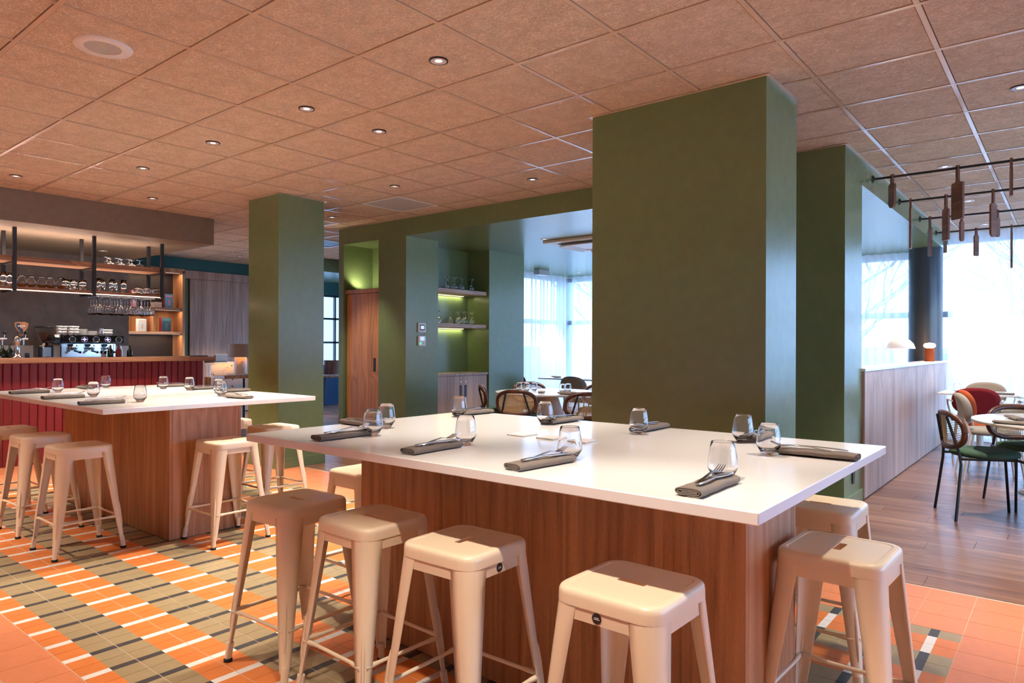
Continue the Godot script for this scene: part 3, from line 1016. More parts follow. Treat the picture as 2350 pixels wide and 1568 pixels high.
func tables_and_stools() -> void:
	island_table("large white-topped counter table with wooden base in front", 1.503, 2.828, 0.528, 2.615, 1.936, 2.388, 0.716, 2.42)
	island_table("white-topped counter table with wooden base before the red bar", 1.55, 2.945, 4.195, 6.45, 2.023, 2.506, 4.427, 6.224)
	var s := make_stool()
	# u, v, turn in degrees, label, badge
	var list := [
		[1.594, 2.393, 2.0, "cream metal stool at the left end of the front table's near row", false],
		[1.601, 1.934, -2.0, "cream metal stool second from left in the front table's near row", false],
		[1.590, 1.476, 91.0, "cream metal stool with dark badge on its right face, near row", true],
		[1.580, 0.880, -1.0, "cream metal stool half sunlit, dark badge on the face towards us", true],
		[2.265, 0.548, 88.0, "cream metal stool at the right end of the front table", false],
		[2.855, 0.763, 180.0, "cream metal stool behind the right corner of the front table", true],
		[2.205, 2.700, 90.0, "cream metal stool at the hidden left end of the front table", false],
		[1.600, 4.690, 0.0, "cream metal stool nearest us along the left table", false],
		[1.618, 5.415, 1.0, "cream metal stool in the middle along the left table", false],
		[1.600, 6.040, 0.0, "cream metal stool cut by the left picture edge", false],
		[2.295, 4.225, 90.0, "cream metal stool at the right end of the left table", false],
		[2.925, 4.700, 180.0, "cream metal stool behind the left table, before the column", false],
		[2.930, 5.380, 180.0, "cream metal stool behind the left table, mostly hidden by its base", false],
	]
	for e in list:
		var t := thing("bar_stool", e[3], "stool", P(e[0], 0, e[1]), deg_to_rad(e[2]), "cream metal stools")
		part(t, "seat", s.seat, M.stool_paint)
		part(t, "apron", s.apron, M.stool_paint)
		for k in 4:
			var l := part(t, "leg", s.leg, M.stool_paint, Vector3.ZERO, k * PI / 2)
			part(l, "rubber_foot", s.foot, M.rubber)
		for k in 4:
			part(t, "brace", s.brace, M.stool_paint, Vector3.ZERO, k * PI / 2)
		if e[4]:
			var b := part(t, "badge", s.badge, M.black_plastic, Vector3(-0.1476, 0.579, -0.012))
			b.basis = Basis(Vector3(0, 0, 1), Vector3(-1, 0, 0), Vector3(0, -1, 0))
			part(b, "print", s.print, M.white_plastic)

# ---------------------------------------------------------------- laid places
func tumbler_meshes() -> Array:
	var bowl := Geo.new().lathe([Vector2(0.0, 0.0006), Vector2(0.0195, 0.0006), null, Vector2(0.0195, 0.0006), Vector2(0.0212, 0.002), Vector2(0.0225, 0.006), Vector2(0.0275, 0.0125), Vector2(0.0365, 0.027), Vector2(0.0393, 0.034), Vector2(0.0398, 0.040), Vector2(0.0378, 0.062), Vector2(0.0335, 0.088), Vector2(0.0304, 0.1042), Vector2(0.0298, 0.1054), Vector2(0.0292, 0.1042), Vector2(0.0323, 0.088), Vector2(0.0367, 0.062), Vector2(0.0387, 0.040), Vector2(0.0382, 0.035), Vector2(0.0354, 0.0285), Vector2(0.022, 0.0150), Vector2(0.010, 0.0128), Vector2(0.0, 0.0125)], 36)
	return [bowl.mesh()]

func napkin_mesh(seed_: int) -> ArrayMesh:
	var rng := RandomNumberGenerator.new()
	rng.seed = seed_
	var L := 0.245
	var th := 0.0026
	var turns := 2.6
	var spine := []
	var n := 74
	for k in n + 1:
		var t := turns * k / n
		var a := 0.0375 - 0.0062 * t
		var b := 0.0108 - 0.0040 * t
		var ang := TAU * t - PI / 2
		spine.append(Vector2(a * signf(cos(ang)) * pow(absf(cos(ang)), 0.55), maxf(b, 0.0012) * signf(sin(ang)) * pow(absf(sin(ang)), 0.8) + 0.0122))
	var g := Geo.new()
	var sides := []
	for sgn in [1.0, -1.0]:
		var row := []
		for k in spine.size():
			var d: Vector2 = (spine[mini(k + 1, n)] - spine[maxi(k - 1, 0)]).normalized()
			row.append(spine[k] + Vector2(d.y, -d.x) * th * 0.5 * sgn)
		sides.append(row)
	var cuts := 8
	var wob := []
	for c in cuts + 1:
		wob.append(Vector2(rng.randf_range(-0.0016, 0.0016), rng.randf_range(0.94, 1.10)))
	for q in 2:
		g.smooth()
		for c in cuts:
			for k in n:
				var pts := []
				for e in [[c, k], [c + 1, k], [c + 1, k + 1], [c, k + 1]]:
					var w: Vector2 = wob[e[0]]
					var p: Vector2 = sides[q][e[1]]
					pts.append(Vector3(-L / 2 + L * e[0] / cuts + 0.002 * sin(p.x * 130.0) * (1 if e[0] in [0, cuts] else 0), maxf(p.y * w.y, 0.0004), p.x + w.x))
				if q == 0:
					g.quad(pts[0], pts[1], pts[2], pts[3])
				else:
					g.quad(pts[3], pts[2], pts[1], pts[0])
	g.flat()
	for x in [0, cuts]:
		for k in n:
			var w: Vector2 = wob[x]
			var q := func(p: Vector2) -> Vector3: return Vector3(-L / 2 + L * x / cuts + 0.002 * sin(p.x * 130.0), maxf(p.y * w.y, 0.0004), p.x + w.x)
			g.quad(q.call(sides[0][k]), q.call(sides[0][k + 1]), q.call(sides[1][k + 1]), q.call(sides[1][k]))
	return g.mesh()

func fork_mesh() -> ArrayMesh:
	var g := Geo.new()
	var path := []
	var w := []
	for e in [[-0.098, 0.000, 0.011], [-0.094, 0.000, 0.0145], [-0.06, 0.002, 0.012], [-0.02, 0.006, 0.0075], [0.015, 0.008, 0.0062], [0.035, 0.004, 0.009], [0.044, 0.001, 0.020], [0.056, 0.0, 0.0235]]:
		path.append(Vector3(e[0], e[1], 0))
		w.append(e[2])
	ribbon(g, path, w, 0.0022)
	for k in 4:
		var z := (k - 1.5) * 0.0064
		ribbon(g, [Vector3(0.055, 0.0, z), Vector3(0.075, 0.003, z * 0.98), Vector3(0.098, 0.010, z * 0.92)], [0.0042, 0.0036, 0.0018], 0.0020)
	return g.mesh()

func knife_mesh() -> ArrayMesh:
	var g := Geo.new()
	var path := []
	var w := []
	for e in [[-0.105, 0.0, 0.010], [-0.10, 0.001, 0.0155], [-0.06, 0.003, 0.0125], [-0.005, 0.004, 0.0085], [0.01, 0.003, 0.016], [0.05, 0.002, 0.019], [0.085, 0.001, 0.016], [0.105, 0.0, 0.004]]:
		path.append(Vector3(e[0], e[1], 0))
		w.append(e[2])
	ribbon(g, path, w, 0.0028)
	return g.mesh()

func table_settings() -> void:
	var tm := tumbler_meshes()
	var nap := []
	for k in 4:
		nap.append(napkin_mesh(90 + k))
	var fork := fork_mesh()
	var knife := knife_mesh()
	# napkin u, v, turn; glass u, v; place in words
	var front := "of the front table"
	var left := "of the left table"
	var list := [
		[1.680, 2.218, 1.0, 1.809, 2.189, "near edge left " + front], [1.678, 1.713, 2.0, 1.855, 1.722, "second near place " + front], [1.672, 1.245, -6.0, 1.826, 1.243, "third near place " + front], [1.672, 0.714, 0.0, 1.808, 0.733, "near right corner " + front],
		[2.000, 2.500, 268.0, 2.011, 2.343, "left end " + front], [2.705, 2.455, 176.0, 2.568, 2.431, "far left corner " + front], [2.70, 1.876, 178.0, 2.575, 1.89, "second far place " + front], [2.70, 1.419, 180.0, 2.544, 1.388, "third far place " + front], [2.705, 0.955, 183.0, 2.575, 0.966, "far right corner " + front],
		[2.391, 0.650, 90.0, 2.335, 0.788, "right end " + front],
		[1.715, 5.985, 1.0, 1.888, 5.954, "left near place " + left], [1.700, 5.259, 2.0, 1.885, 5.263, "middle near place " + left], [1.690, 4.590, -5.0, 1.912, 4.585, "near right " + left],
		[2.20, 6.29, 268.0, 2.35, 6.30, "far left end " + left], [2.80, 6.06, 172.0, 2.60, 5.80, "far edge left " + left], [2.81, 5.507, 176.0, 2.66, 5.479, "far edge middle " + left], [2.80, 5.05, 180.0, 2.66, 5.02, "far edge right " + left], [2.477, 4.420, 96.0, 2.50, 4.68, "right end " + left],
	]
	for k in list.size():
		var e: Array = list[k]
		var ra := deg_to_rad(e[2])
		solo("napkin", nap[k % 4], M.linen, "rolled taupe linen napkin at the " + e[5], "napkin", P(e[0], TOP, e[1]), ra, "rolled napkins")
		var o := P(e[0], TOP + 0.0265, e[1])
		var ax := Vector3(cos(ra), 0, -sin(ra))
		var sd := Vector3(sin(ra), 0, cos(ra))
		var f := solo("fork", fork, M.steel, "steel fork on the napkin at the " + e[5], "fork", o + ax * 0.045 + sd * -0.012 + Vector3(0, 0.0015, 0), ra + 0.10, "forks")
		f.rotate_object_local(Vector3(0, 0, 1), 0.04)
		solo("knife", knife, M.steel, "steel knife on the napkin at the " + e[5], "knife", o + ax * 0.012 + sd * 0.014 + Vector3(0, 0.0015, 0), ra - 0.03, "knives")
		var gl := thing("tumbler", "clear stemless glass at the " + e[5], "glass", P(e[3], TOP, e[4]), 0.0, "stemless glasses")
		part(gl, "bowl", tm[0], M.glass_solid)
	for k in 3:
		var c := thing("coaster", ["square white card coaster at left in the table middle", "square white card coaster between two others", "square white card coaster at right in the table middle"][k], "coaster", P(2.20, TOP, 1.731 - 0.145 * k), 0.02 * (k - 1), "white coasters")
		part(c, "card", Geo.new().span(Vector3(-0.045, 0, -0.042), Vector3(0.045, 0.006, 0.042), 0.001), M.white_paint)

# ---------------------------------------------------------------- the bar
func hollow(outer: Array, thick: float, n := 20) -> ArrayMesh:     # a glass: the outside from the foot up, then down the inside to the bottom of the bowl
	var prof := outer.duplicate()
	var last: int = outer.size() - 1
	var low: Vector2 = outer[1]
	for k in range(last, 0, -1):
		var p: Vector2 = outer[k]
		if p.x < thick * 3.0 or k < 2:
			break
		low = Vector2(p.x - thick, maxf(p.y, outer[1].y + thick * 2.5))
		prof.append(low)
	prof.append(Vector2(0.0, low.y))
	return Geo.new().lathe(prof, n).mesh()

func wine_glass(h: float, r: float) -> ArrayMesh:       # stands on its foot; bowl above
	var b := h * 0.52
	var bowl := [Vector2(0.0, 0.0), Vector2(r * 0.88, 0.0), Vector2(r * 0.86, 0.002), Vector2(0.008, 0.006), Vector2(0.0038, 0.02), Vector2(0.0036, h - b - 0.01), Vector2(0.010, h - b), Vector2(r * 0.72, h - b + b * 0.18), Vector2(r, h - b + b * 0.42), Vector2(r * 0.93, h - b + b * 0.75), Vector2(r * 0.78, h)]
	for e in [[0.77, 1.0], [0.91, 0.75], [0.975, 0.42], [0.69, 0.20]]:
		bowl.append(Vector2(r * e[0], h - b + b * e[1]))
	bowl.append(Vector2(0, h - b + 0.006))
	return Geo.new().lathe(bowl, 20).mesh()

func set_of(called: String, mesh: ArrayMesh, m: Material, spots: Array, label: String, category: String, group: String, flip := false) -> void:
	for p in spots:
		var o := solo(called, mesh, m, label, category, p, 0.0, group)
		if flip:
			o.rotation = Vector3(PI, 0, 0)

func bar() -> void:
	var c := P(1.0, 0, 8.345)
	var f := thing("bar_counter", "long bar counter clad in upright dark red glazed battens", "bar", c)
	part(f, "carcass", Geo.new().span(P(-2.3, 0, 8.37) - c, P(4.215, 1.048, 8.95) - c), M.dark_veneer)
	part(f, "backing", Geo.new().span(P(-2.3, 0.0, 8.362) - c, P(4.215, 1.048, 8.37) - c), M.joint)
	part(f, "end_panel", Geo.new().span(P(4.217, 0, 8.345) - c, P(4.237, 1.048, 8.95) - c), M.white_plastic)
	var bg := Geo.new().smooth()
	var sec := []
	for y in [0.0, 1.047]:
		var ring := []
		for e in [[0.0352, 0.0], [0.0352, -0.013], [0.033, -0.0165], [0.020, -0.0150], [0.0, -0.0143], [-0.020, -0.0150], [-0.033, -0.0165], [-0.0352, -0.013], [-0.0352, 0.0]]:
			ring.append(Vector3(e[0], y, -e[1]))
		ring.reverse()
		sec.append(ring)
	bg.loft(sec)
	var bm := bg.mesh()
	for k in 84:
		var u := 4.180 - 0.0762 * k
		if u > -2.3:
			part(f, "batten", bm, M.red_glaze, P(u, 0, 8.362) - c)
	solo("bar_worktop", Geo.new().span(P(-2.3, 1.05, 8.25), P(4.335, 1.10, 8.97), 0.003), M.oak_long, "light oak worktop lying on the red bar", "worktop")
	var bc := thing("back_counter", "low counter along the grey wall behind the bar", "counter", P(1.0, 0, 10.1))
	part(bc, "carcass", Geo.new().span(Vector3(-3.3, 0, -0.33), Vector3(3.1, 0.89, 0.33)), M.dark_veneer)
	part(bc, "worktop", Geo.new().span(Vector3(-3.3, 0.892, -0.335), Vector3(3.12, 0.92, 0.35), 0.002), M.brushed)
	# hanging rack
	var r := thing("glass_rack", "black steel rack with two wooden shelves hanging over the bar", "rack", P(2.5, 1.80, 8.65))
	var o := P(2.5, 1.80, 8.65)
	for u in [0.8, 1.545, 2.291, 3.038, 3.778]:
		for v in [8.474, 8.838]:
			part(r, "post", Geo.new().span(P(u - 0.017, 1.795, v - 0.017) - o, P(u + 0.017, 2.4545, v + 0.017) - o, 0.002), M.black_metal)
		for h in [1.795, 2.088]:
			part(r, "crossbar", Geo.new().span(P(u - 0.012, h, 8.49) - o, P(u + 0.012, h + 0.018, 8.822) - o), M.black_metal)
	part(r, "shelf", Geo.new().span(P(0.6, 1.815, 8.492) - o, P(3.80, 1.845, 8.82) - o, 0.002), M.oak_long)
	part(r, "shelf", Geo.new().span(P(0.6, 2.108, 8.492) - o, P(3.83, 2.160, 8.82) - o, 0.002), M.oak_long)
	part(r, "led_strip", Geo.new().span(P(0.6, 1.806, 8.496) - o, P(3.78, 1.8145, 8.506) - o), M.led_warm)
	part(r, "led_strip", Geo.new().span(P(0.6, 2.1605, 8.70) - o, P(3.80, 2.165, 8.712) - o), M.led_warm)
	part(r, "glass_rail", Geo.new().span(P(3.08, 1.79, 8.52) - o, P(3.72, 1.796, 8.80) - o), M.black_metal)
	strip(r, P(2.2, 1.803, 8.50) - o, Vector2(3.1, 0.012), 0.9, Color(1.0, 0.86, 0.78), Vector3(0, -1, 0), Vector3.FORWARD)
	strip(r, P(2.2, 2.17, 8.706) - o, Vector2(3.1, 0.012), 1.5, Color(1.0, 0.86, 0.79), Vector3(0, 1, 0), Vector3.FORWARD)
	part(r, "led_strip", Geo.new().span(P(0.6, 1.845, 8.806) - o, P(3.78, 1.851, 8.814) - o), M.led_warm)
	strip(r, P(2.2, 1.855, 8.81) - o, Vector2(3.1, 0.012), 0.8, Color(1.0, 0.86, 0.78), Vector3(0, 1, 0), Vector3.FORWARD)
	# glasses on the rack
	var wg := wine_glass(0.20, 0.036)
	var hang := []
	for k in 6:
		for d in 4:
			hang.append(P(3.115 + 0.112 * k, 1.789, 8.53 + 0.082 * d))
	set_of("wine_glass", wg, M.glass_solid, hang, "clear wine glass hanging upside down under the bar rack", "glass", "wine glasses hanging from the rack", true)
	var coupe := wine_glass(0.085, 0.04)
	var cs := []
	for k in 7:
		cs.append(P(3.22 + 0.059 * k, 2.246, 8.60 + 0.07 * (k % 2)))
	set_of("coupe_glass", coupe, M.glass_solid, cs, "small footed glass upside down on the upper rack shelf", "glass", "footed glasses on the upper shelf", true)
	var tall := hollow([Vector2(0, 0.001), Vector2(0.024, 0.001), Vector2(0.026, 0.012), Vector2(0.0285, 0.08), Vector2(0.031, 0.15)], 0.0013)
	var tl := [P(2.225, 1.846, 8.58), P(2.30, 1.846, 8.66)]
	for k in 7:
		tl.append(P(3.125 + 0.043 * k, 1.846, 8.56 + 0.07 * (k % 3)))
	set_of("highball_glass", tall, M.glass_solid, tl, "tall straight clear glass on the lower rack shelf", "glass", "tall glasses on the lower shelf")
	var ball := hollow([Vector2(0, 0.001), Vector2(0.022, 0.001), Vector2(0.042, 0.022), Vector2(0.051, 0.05), Vector2(0.042, 0.078), Vector2(0.026, 0.095), Vector2(0.026, 0.112), Vector2(0.036, 0.125)], 0.0012)
	var tea := Geo.new().lathe([Vector2(0, 0.004), Vector2(0.020, 0.004), Vector2(0.039, 0.022), Vector2(0.046, 0.04), Vector2(0.0, 0.04)], 18).mesh()
	for k in 5:
		var t := thing("carafe", "round glass carafe with amber bottom on the rack shelf", "carafe", P(2.386 + 0.091 * k, 1.846, 8.58 + 0.03 * (k % 2)), 0.0, "round carafes on the lower shelf")
		part(t, "bowl", ball, M.glass_solid)
		part(t, "amber_fill", tea, M.amber)
	var mid := hollow([Vector2(0, 0.001), Vector2(0.030, 0.001), Vector2(0.035, 0.03), Vector2(0.036, 0.07), Vector2(0.037, 0.115)], 0.0014)
	set_of("water_glass", mid, M.glass_solid, [P(2.80, 1.846, 8.60), P(2.867, 1.846, 8.56), P(2.955, 1.846, 8.56), P(2.90, 1.846, 8.68)], "wide clear water glass beside the carafes on the rack", "glass", "wide glasses on the lower shelf")
	var bowl := hollow([Vector2(0, 0.001), Vector2(0.018, 0.001), Vector2(0.036, 0.010), Vector2(0.044, 0.03), Vector2(0.040, 0.055), Vector2(0.030, 0.076)], 0.0014)
	var bs := []
	for k in 5:
		bs.append(P(3.535 + 0.055 * k, 1.846, 8.56 + 0.08 * (k % 2)))
	set_of("round_glass", bowl, M.glass_solid, bs, "low rounded clear glass at the right end of the rack", "glass", "low glasses on the lower shelf")
	beer_tap("chrome beer tap with shield medallion standing on the bar", P(2.378, 1.10, 8.70), true)
	beer_tap("chrome beer tap at the left picture edge on the bar", P(2.19, 1.10, 8.70), false)
	coffee_machine()
	grinder()
	# cups and plates on the machine
	var cup := Geo.new().lathe([Vector2(0, 0), Vector2(0.02, 0), Vector2(0.022, 0.006), Vector2(0.034, 0.03), Vector2(0.037, 0.046), Vector2(0.034, 0.046), Vector2(0.018, 0.008), Vector2(0, 0.006)], 18).mesh()
	for k in 12:
		solo("coffee_cup", cup, M.porcelain, "white cup in the stack on the coffee machine", "cup", P(3.16 + 0.066 * (k % 4), 1.363 + 0.036 * (k / 4), 9.93 + 0.02 * (k % 2)), 0.0, "stacked cups")
	var plate := Geo.new().lathe([Vector2(0, 0), Vector2(0.035, 0), Vector2(0.062, 0.009), Vector2(0.062, 0.012), Vector2(0.034, 0.004), Vector2(0, 0.004)], 24).mesh()
	for k in 12:
		solo("saucer", plate, M.porcelain, "white saucer stacked in the pile on the coffee machine", "saucer", P(3.435 + 0.115 * (k / 7), 1.363 + 0.0115 * (k % 7), 9.97), 0.0, "stacked saucers")
	var jug := thing("milk_jug", "small steel milk jug on the coffee machine", "jug", P(3.655, 1.363, 9.95))
	part(jug, "body", Geo.new().lathe([Vector2(0, 0), Vector2(0.034, 0), Vector2(0.036, 0.03), Vector2(0.027, 0.07), Vector2(0.030, 0.095)], 20), M.chrome)
	part(jug, "handle", Geo.new().tube([Vector3(0.032, 0.08, 0), Vector3(0.058, 0.075, 0), Vector3(0.058, 0.03, 0), Vector3(0.034, 0.02, 0)], 0.004, 8), M.chrome)
	for k in 4:
		solo("coffee_cup", cup, M.porcelain, "white cup right of the steel jug on the machine", "cup", P(3.715 + 0.045 * (k % 2), 1.363 + 0.036 * (k / 2), 9.95), 0.0, "cups beside the jug")
	# odds and ends on the bar
	var bot := Geo.new().lathe([Vector2(0, 0), Vector2(0.03, 0), Vector2(0.032, 0.01), Vector2(0.032, 0.07), Vector2(0.012, 0.10), Vector2(0.011, 0.135), Vector2(0, 0.135)], 16).mesh()
	for e in [[2.29, "dark oil bottle at the left end of the bar"], [2.355, "small dark bottle right of the oil bottle on the bar"], [3.352, "dark green bottle before the right end of the machine"], [3.567, "dark bottle standing right of the red one"]]:
		solo("bottle", bot, M.bottle_dark, e[1], "bottle", P(e[0], 1.10, 8.85), 0.0, "bottles on the bar")
	solo("bottle", bot, M.red_glaze, "slim red bottle between two dark bottles", "bottle", P(3.441, 1.10, 8.85), 0.0, "bottles on the bar")
	solo("jar", Geo.new().lathe([Vector2(0, 0), Vector2(0.022, 0), Vector2(0.022, 0.045), Vector2(0.018, 0.05), Vector2(0, 0.05)], 14), M.blue_panel, "small dark blue jar on the bar near the taps", "jar", P(2.514, 1.10, 8.85))
	solo("glass_cup", hollow([Vector2(0, 0.001), Vector2(0.026, 0.001), Vector2(0.030, 0.035), Vector2(0.034, 0.07)], 0.0013), M.glass_solid, "clear cup at the right foot of the coffee machine", "cup", P(3.29, 1.10, 8.88))
	solo("menu_holder", Geo.new().span(Vector3(-0.09, 0, -0.06), Vector3(0.09, 0.012, 0.06), 0.003), M.black_plastic, "flat black tray at the right end of the bar", "tray", P(4.27, 1.10, 8.55))

func beer_tap(label: String, at: Vector3, shield: bool) -> void:
	var t := thing("beer_tap", label, "beer tap", at)
	part(t, "column", Geo.new().lathe([Vector2(0, 0), Vector2(0.062, 0), Vector2(0.060, 0.008), Vector2(0.035, 0.03), Vector2(0.026, 0.05), Vector2(0.025, 0.14), Vector2(0.034, 0.17), Vector2(0.036, 0.21), Vector2(0.02, 0.235), Vector2(0, 0.24)], 22), M.chrome)
	part(t, "spout", Geo.new().tube([Vector3(0, 0.195, 0), Vector3(0.05, 0.20, 0.01), Vector3(0.095, 0.20, 0.012)], [0.014, 0.015, 0.010], 12).tube([Vector3(0.055, 0.20, 0.012), Vector3(0.055, 0.135, 0.012)], [0.009, 0.007], 10).tube([Vector3(0.07, 0.205, 0.012), Vector3(0.076, 0.25, 0.012)], 0.006, 8), M.chrome)
	part(t, "knob", Geo.new().lathe([Vector2(0, 0.245), Vector2(0.013, 0.25), Vector2(0.018, 0.265), Vector2(0.013, 0.281), Vector2(0, 0.285)], 14, Vector3(0.077, 0, 0.012)), M.black_plastic)
	if shield:
		var s := PackedVector2Array([Vector2(-0.062, 0.06), Vector2(-0.03, 0.072), Vector2(0.03, 0.072), Vector2(0.062, 0.06), Vector2(0.058, 0.02), Vector2(0.036, -0.02), Vector2(0.018, -0.035), Vector2(0.018, -0.075), Vector2(-0.018, -0.075), Vector2(-0.018, -0.035), Vector2(-0.036, -0.02), Vector2(-0.058, 0.02)])
		var b := part(t, "medallion", Geo.new().prism(s, -0.008, 0.008), M.oak_light, Vector3(0.03, 0.31, 0.03))
		b.basis = Basis(Vector3(1, 0, 0), Vector3(0, 0, 1), Vector3(0, -1, 0)).orthonormalized()
		var inner := PackedVector2Array()
		for k in [0, 1, 2, 3, 4, 5, 10, 11]:
			inner.append(Vector2(0, 0.022) + (s[k] - Vector2(0, 0.022)) * 0.78)
		var face := part(b, "plate", Geo.new().prism(inner, 0.008, 0.0105), M.blue_panel)
		part(face, "lettering", Geo.new().span(Vector3(-0.034, 0.0105, -0.034), Vector3(0.034, 0.012, -0.022)).span(Vector3(-0.014, 0.0105, -0.014), Vector3(0.014, 0.012, -0.008)), M.white_plastic)

func coffee_machine() -> void:
	var c := P(3.52, 0.92, 10.02)
	var t := thing("coffee_machine", "black espresso machine with round dials behind the bar", "coffee machine", c)
	part(t, "housing", Geo.new().span(Vector3(-0.33, 0.06, -0.24), Vector3(0.33, 0.41, 0.05), 0.012), M.steel)
	var sec := []
	for x in [-0.35, 0.35]:
		var ring := []
		for e in [[0.33, 0.02], [0.36, 0.20], [0.44, 0.22], [0.442, -0.20], [0.33, -0.20]]:
			ring.append(Vector3(x, e[0], e[1]))
		sec.append(ring)
	var hd := Geo.new().flat()
	hd.loft([sec[1], sec[0]])
	hd.cap(sec[0], true).cap(sec[1], false)
	part(t, "head", hd, M.black_plastic)
	part(t, "end_cheek", Geo.new().span(Vector3(-0.47, 0.34, -0.2), Vector3(-0.35, 0.45, 0.2), 0.035), M.black_plastic)
	part(t, "end_cheek", Geo.new().span(Vector3(0.35, 0.34, -0.2), Vector3(0.375, 0.45, 0.2), 0.012), M.black_plastic)
	for k in 5:
		var d := part(t, "dial", Geo.new().lathe([Vector2(0.040, 0.0), Vector2(0.040, 0.014), Vector2(0.032, 0.016), null, Vector2(0.032, 0.016), Vector2(0, 0.014)], 24), M.black_plastic, Vector3(-0.253 + 0.1365 * k, 0.388, 0.212))
		d.basis = Basis(Vector3(1, 0, 0), Vector3(0, 0.15, 0.99).normalized(), Vector3(1, 0, 0).cross(Vector3(0, 0.15, 0.99).normalized()))
		part(d, "bezel", Geo.new().lathe([Vector2(0.033, 0.0155), Vector2(0.0365, 0.019), Vector2(0.040, 0.0155)], 24), M.chrome)
		if k in [1, 3]:
			part(d, "indicator", Geo.new().lathe([Vector2(0.0, 0.0165), Vector2(0.016, 0.0165)], 12).span(Vector3(-0.028, 0.0155, -0.004), Vector3(0.028, 0.017, 0.004)).span(Vector3(-0.004, 0.0155, -0.028), Vector3(0.004, 0.017, 0.028)), M.violet_led)
	for k in 3:
		part(t, "group_head", Geo.new().lathe([Vector2(0, 0.25), Vector2(0.03, 0.25), Vector2(0.036, 0.27), Vector2(0.036, 0.33), Vector2(0, 0.335)], 18, Vector3(-0.20 + 0.2 * k, 0, 0.12)), M.chrome)
		part(t, "portafilter", Geo.new().tube([Vector3(-0.20 + 0.2 * k, 0.245, 0.13), Vector3(-0.19 + 0.2 * k, 0.235, 0.22), Vector3(-0.18 + 0.2 * k, 0.225, 0.27)], [0.012, 0.013, 0.016], 10), M.black_plastic)
		part(t, "cup_light", Geo.new().span(Vector3(-0.225 + 0.2 * k, 0.322, 0.165), Vector3(-0.165 + 0.2 * k, 0.330, 0.185)), M.led_cool)
	strip(t, Vector3(0, 0.318, 0.175), Vector2(0.6, 0.02), 0.06, Color(0.45, 0.75, 1.0), Vector3(0, -1, 0), Vector3.FORWARD)
	part(t, "drip_tray", Geo.new().span(Vector3(-0.34, 0.06, -0.02), Vector3(0.34, 0.155, 0.23), 0.008), M.chrome)
	for x in [-0.28, 0.28]:
		for z in [-0.18, 0.17]:
			part(t, "leg", Geo.new().lathe([Vector2(0, 0), Vector2(0.022, 0), Vector2(0.02, 0.065), Vector2(0, 0.065)], 12, Vector3(x, 0, z)), M.black_plastic)
	part(t, "steam_wand", Geo.new().tube([Vector3(0.335, 0.33, 0.15), Vector3(0.35, 0.25, 0.2), Vector3(0.34, 0.17, 0.21)], 0.006, 8), M.chrome)

func grinder() -> void:
	var t := thing("coffee_grinder", "coffee grinder with a smoky bean hopper by the machine", "grinder", P(3.02, 0.92, 9.98))
	part(t, "body", Geo.new().span(Vector3(-0.085, 0, -0.14), Vector3(0.085, 0.31, 0.06), 0.012), M.black_plastic)
	part(t, "front_plate", Geo.new().span(Vector3(-0.045, 0.10, 0.06), Vector3(0.05, 0.29, 0.068), 0.003), M.brushed)
	part(t, "fork", Geo.new().span(Vector3(-0.03, 0.16, 0.06), Vector3(0.03, 0.175, 0.13), 0.004), M.chrome)
	part(t, "collar", Geo.new().lathe([Vector2(0.05, 0.30), Vector2(0.045, 0.335), Vector2(0.03, 0.35)], 18, Vector3(0, 0, -0.03)), M.chrome)
	part(t, "hopper", Geo.new().lathe([Vector2(0.03, 0.345), Vector2(0.055, 0.40), Vector2(0.095, 0.53)], 24, Vector3(0, 0, -0.03)), M.glass_thin)
	part(t, "beans", Geo.new().lathe([Vector2(0.0, 0.35), Vector2(0.03, 0.352), Vector2(0.052, 0.40), Vector2(0.074, 0.47), Vector2(0, 0.475)], 20, Vector3(0, 0, -0.03)), M.walnut)
	part(t, "lid", Geo.new().lathe([Vector2(0, 0.53), Vector2(0.102, 0.53), Vector2(0.102, 0.545), Vector2(0.03, 0.552), Vector2(0, 0.552)], 24, Vector3(0, 0, -0.03)), M.black_plastic)

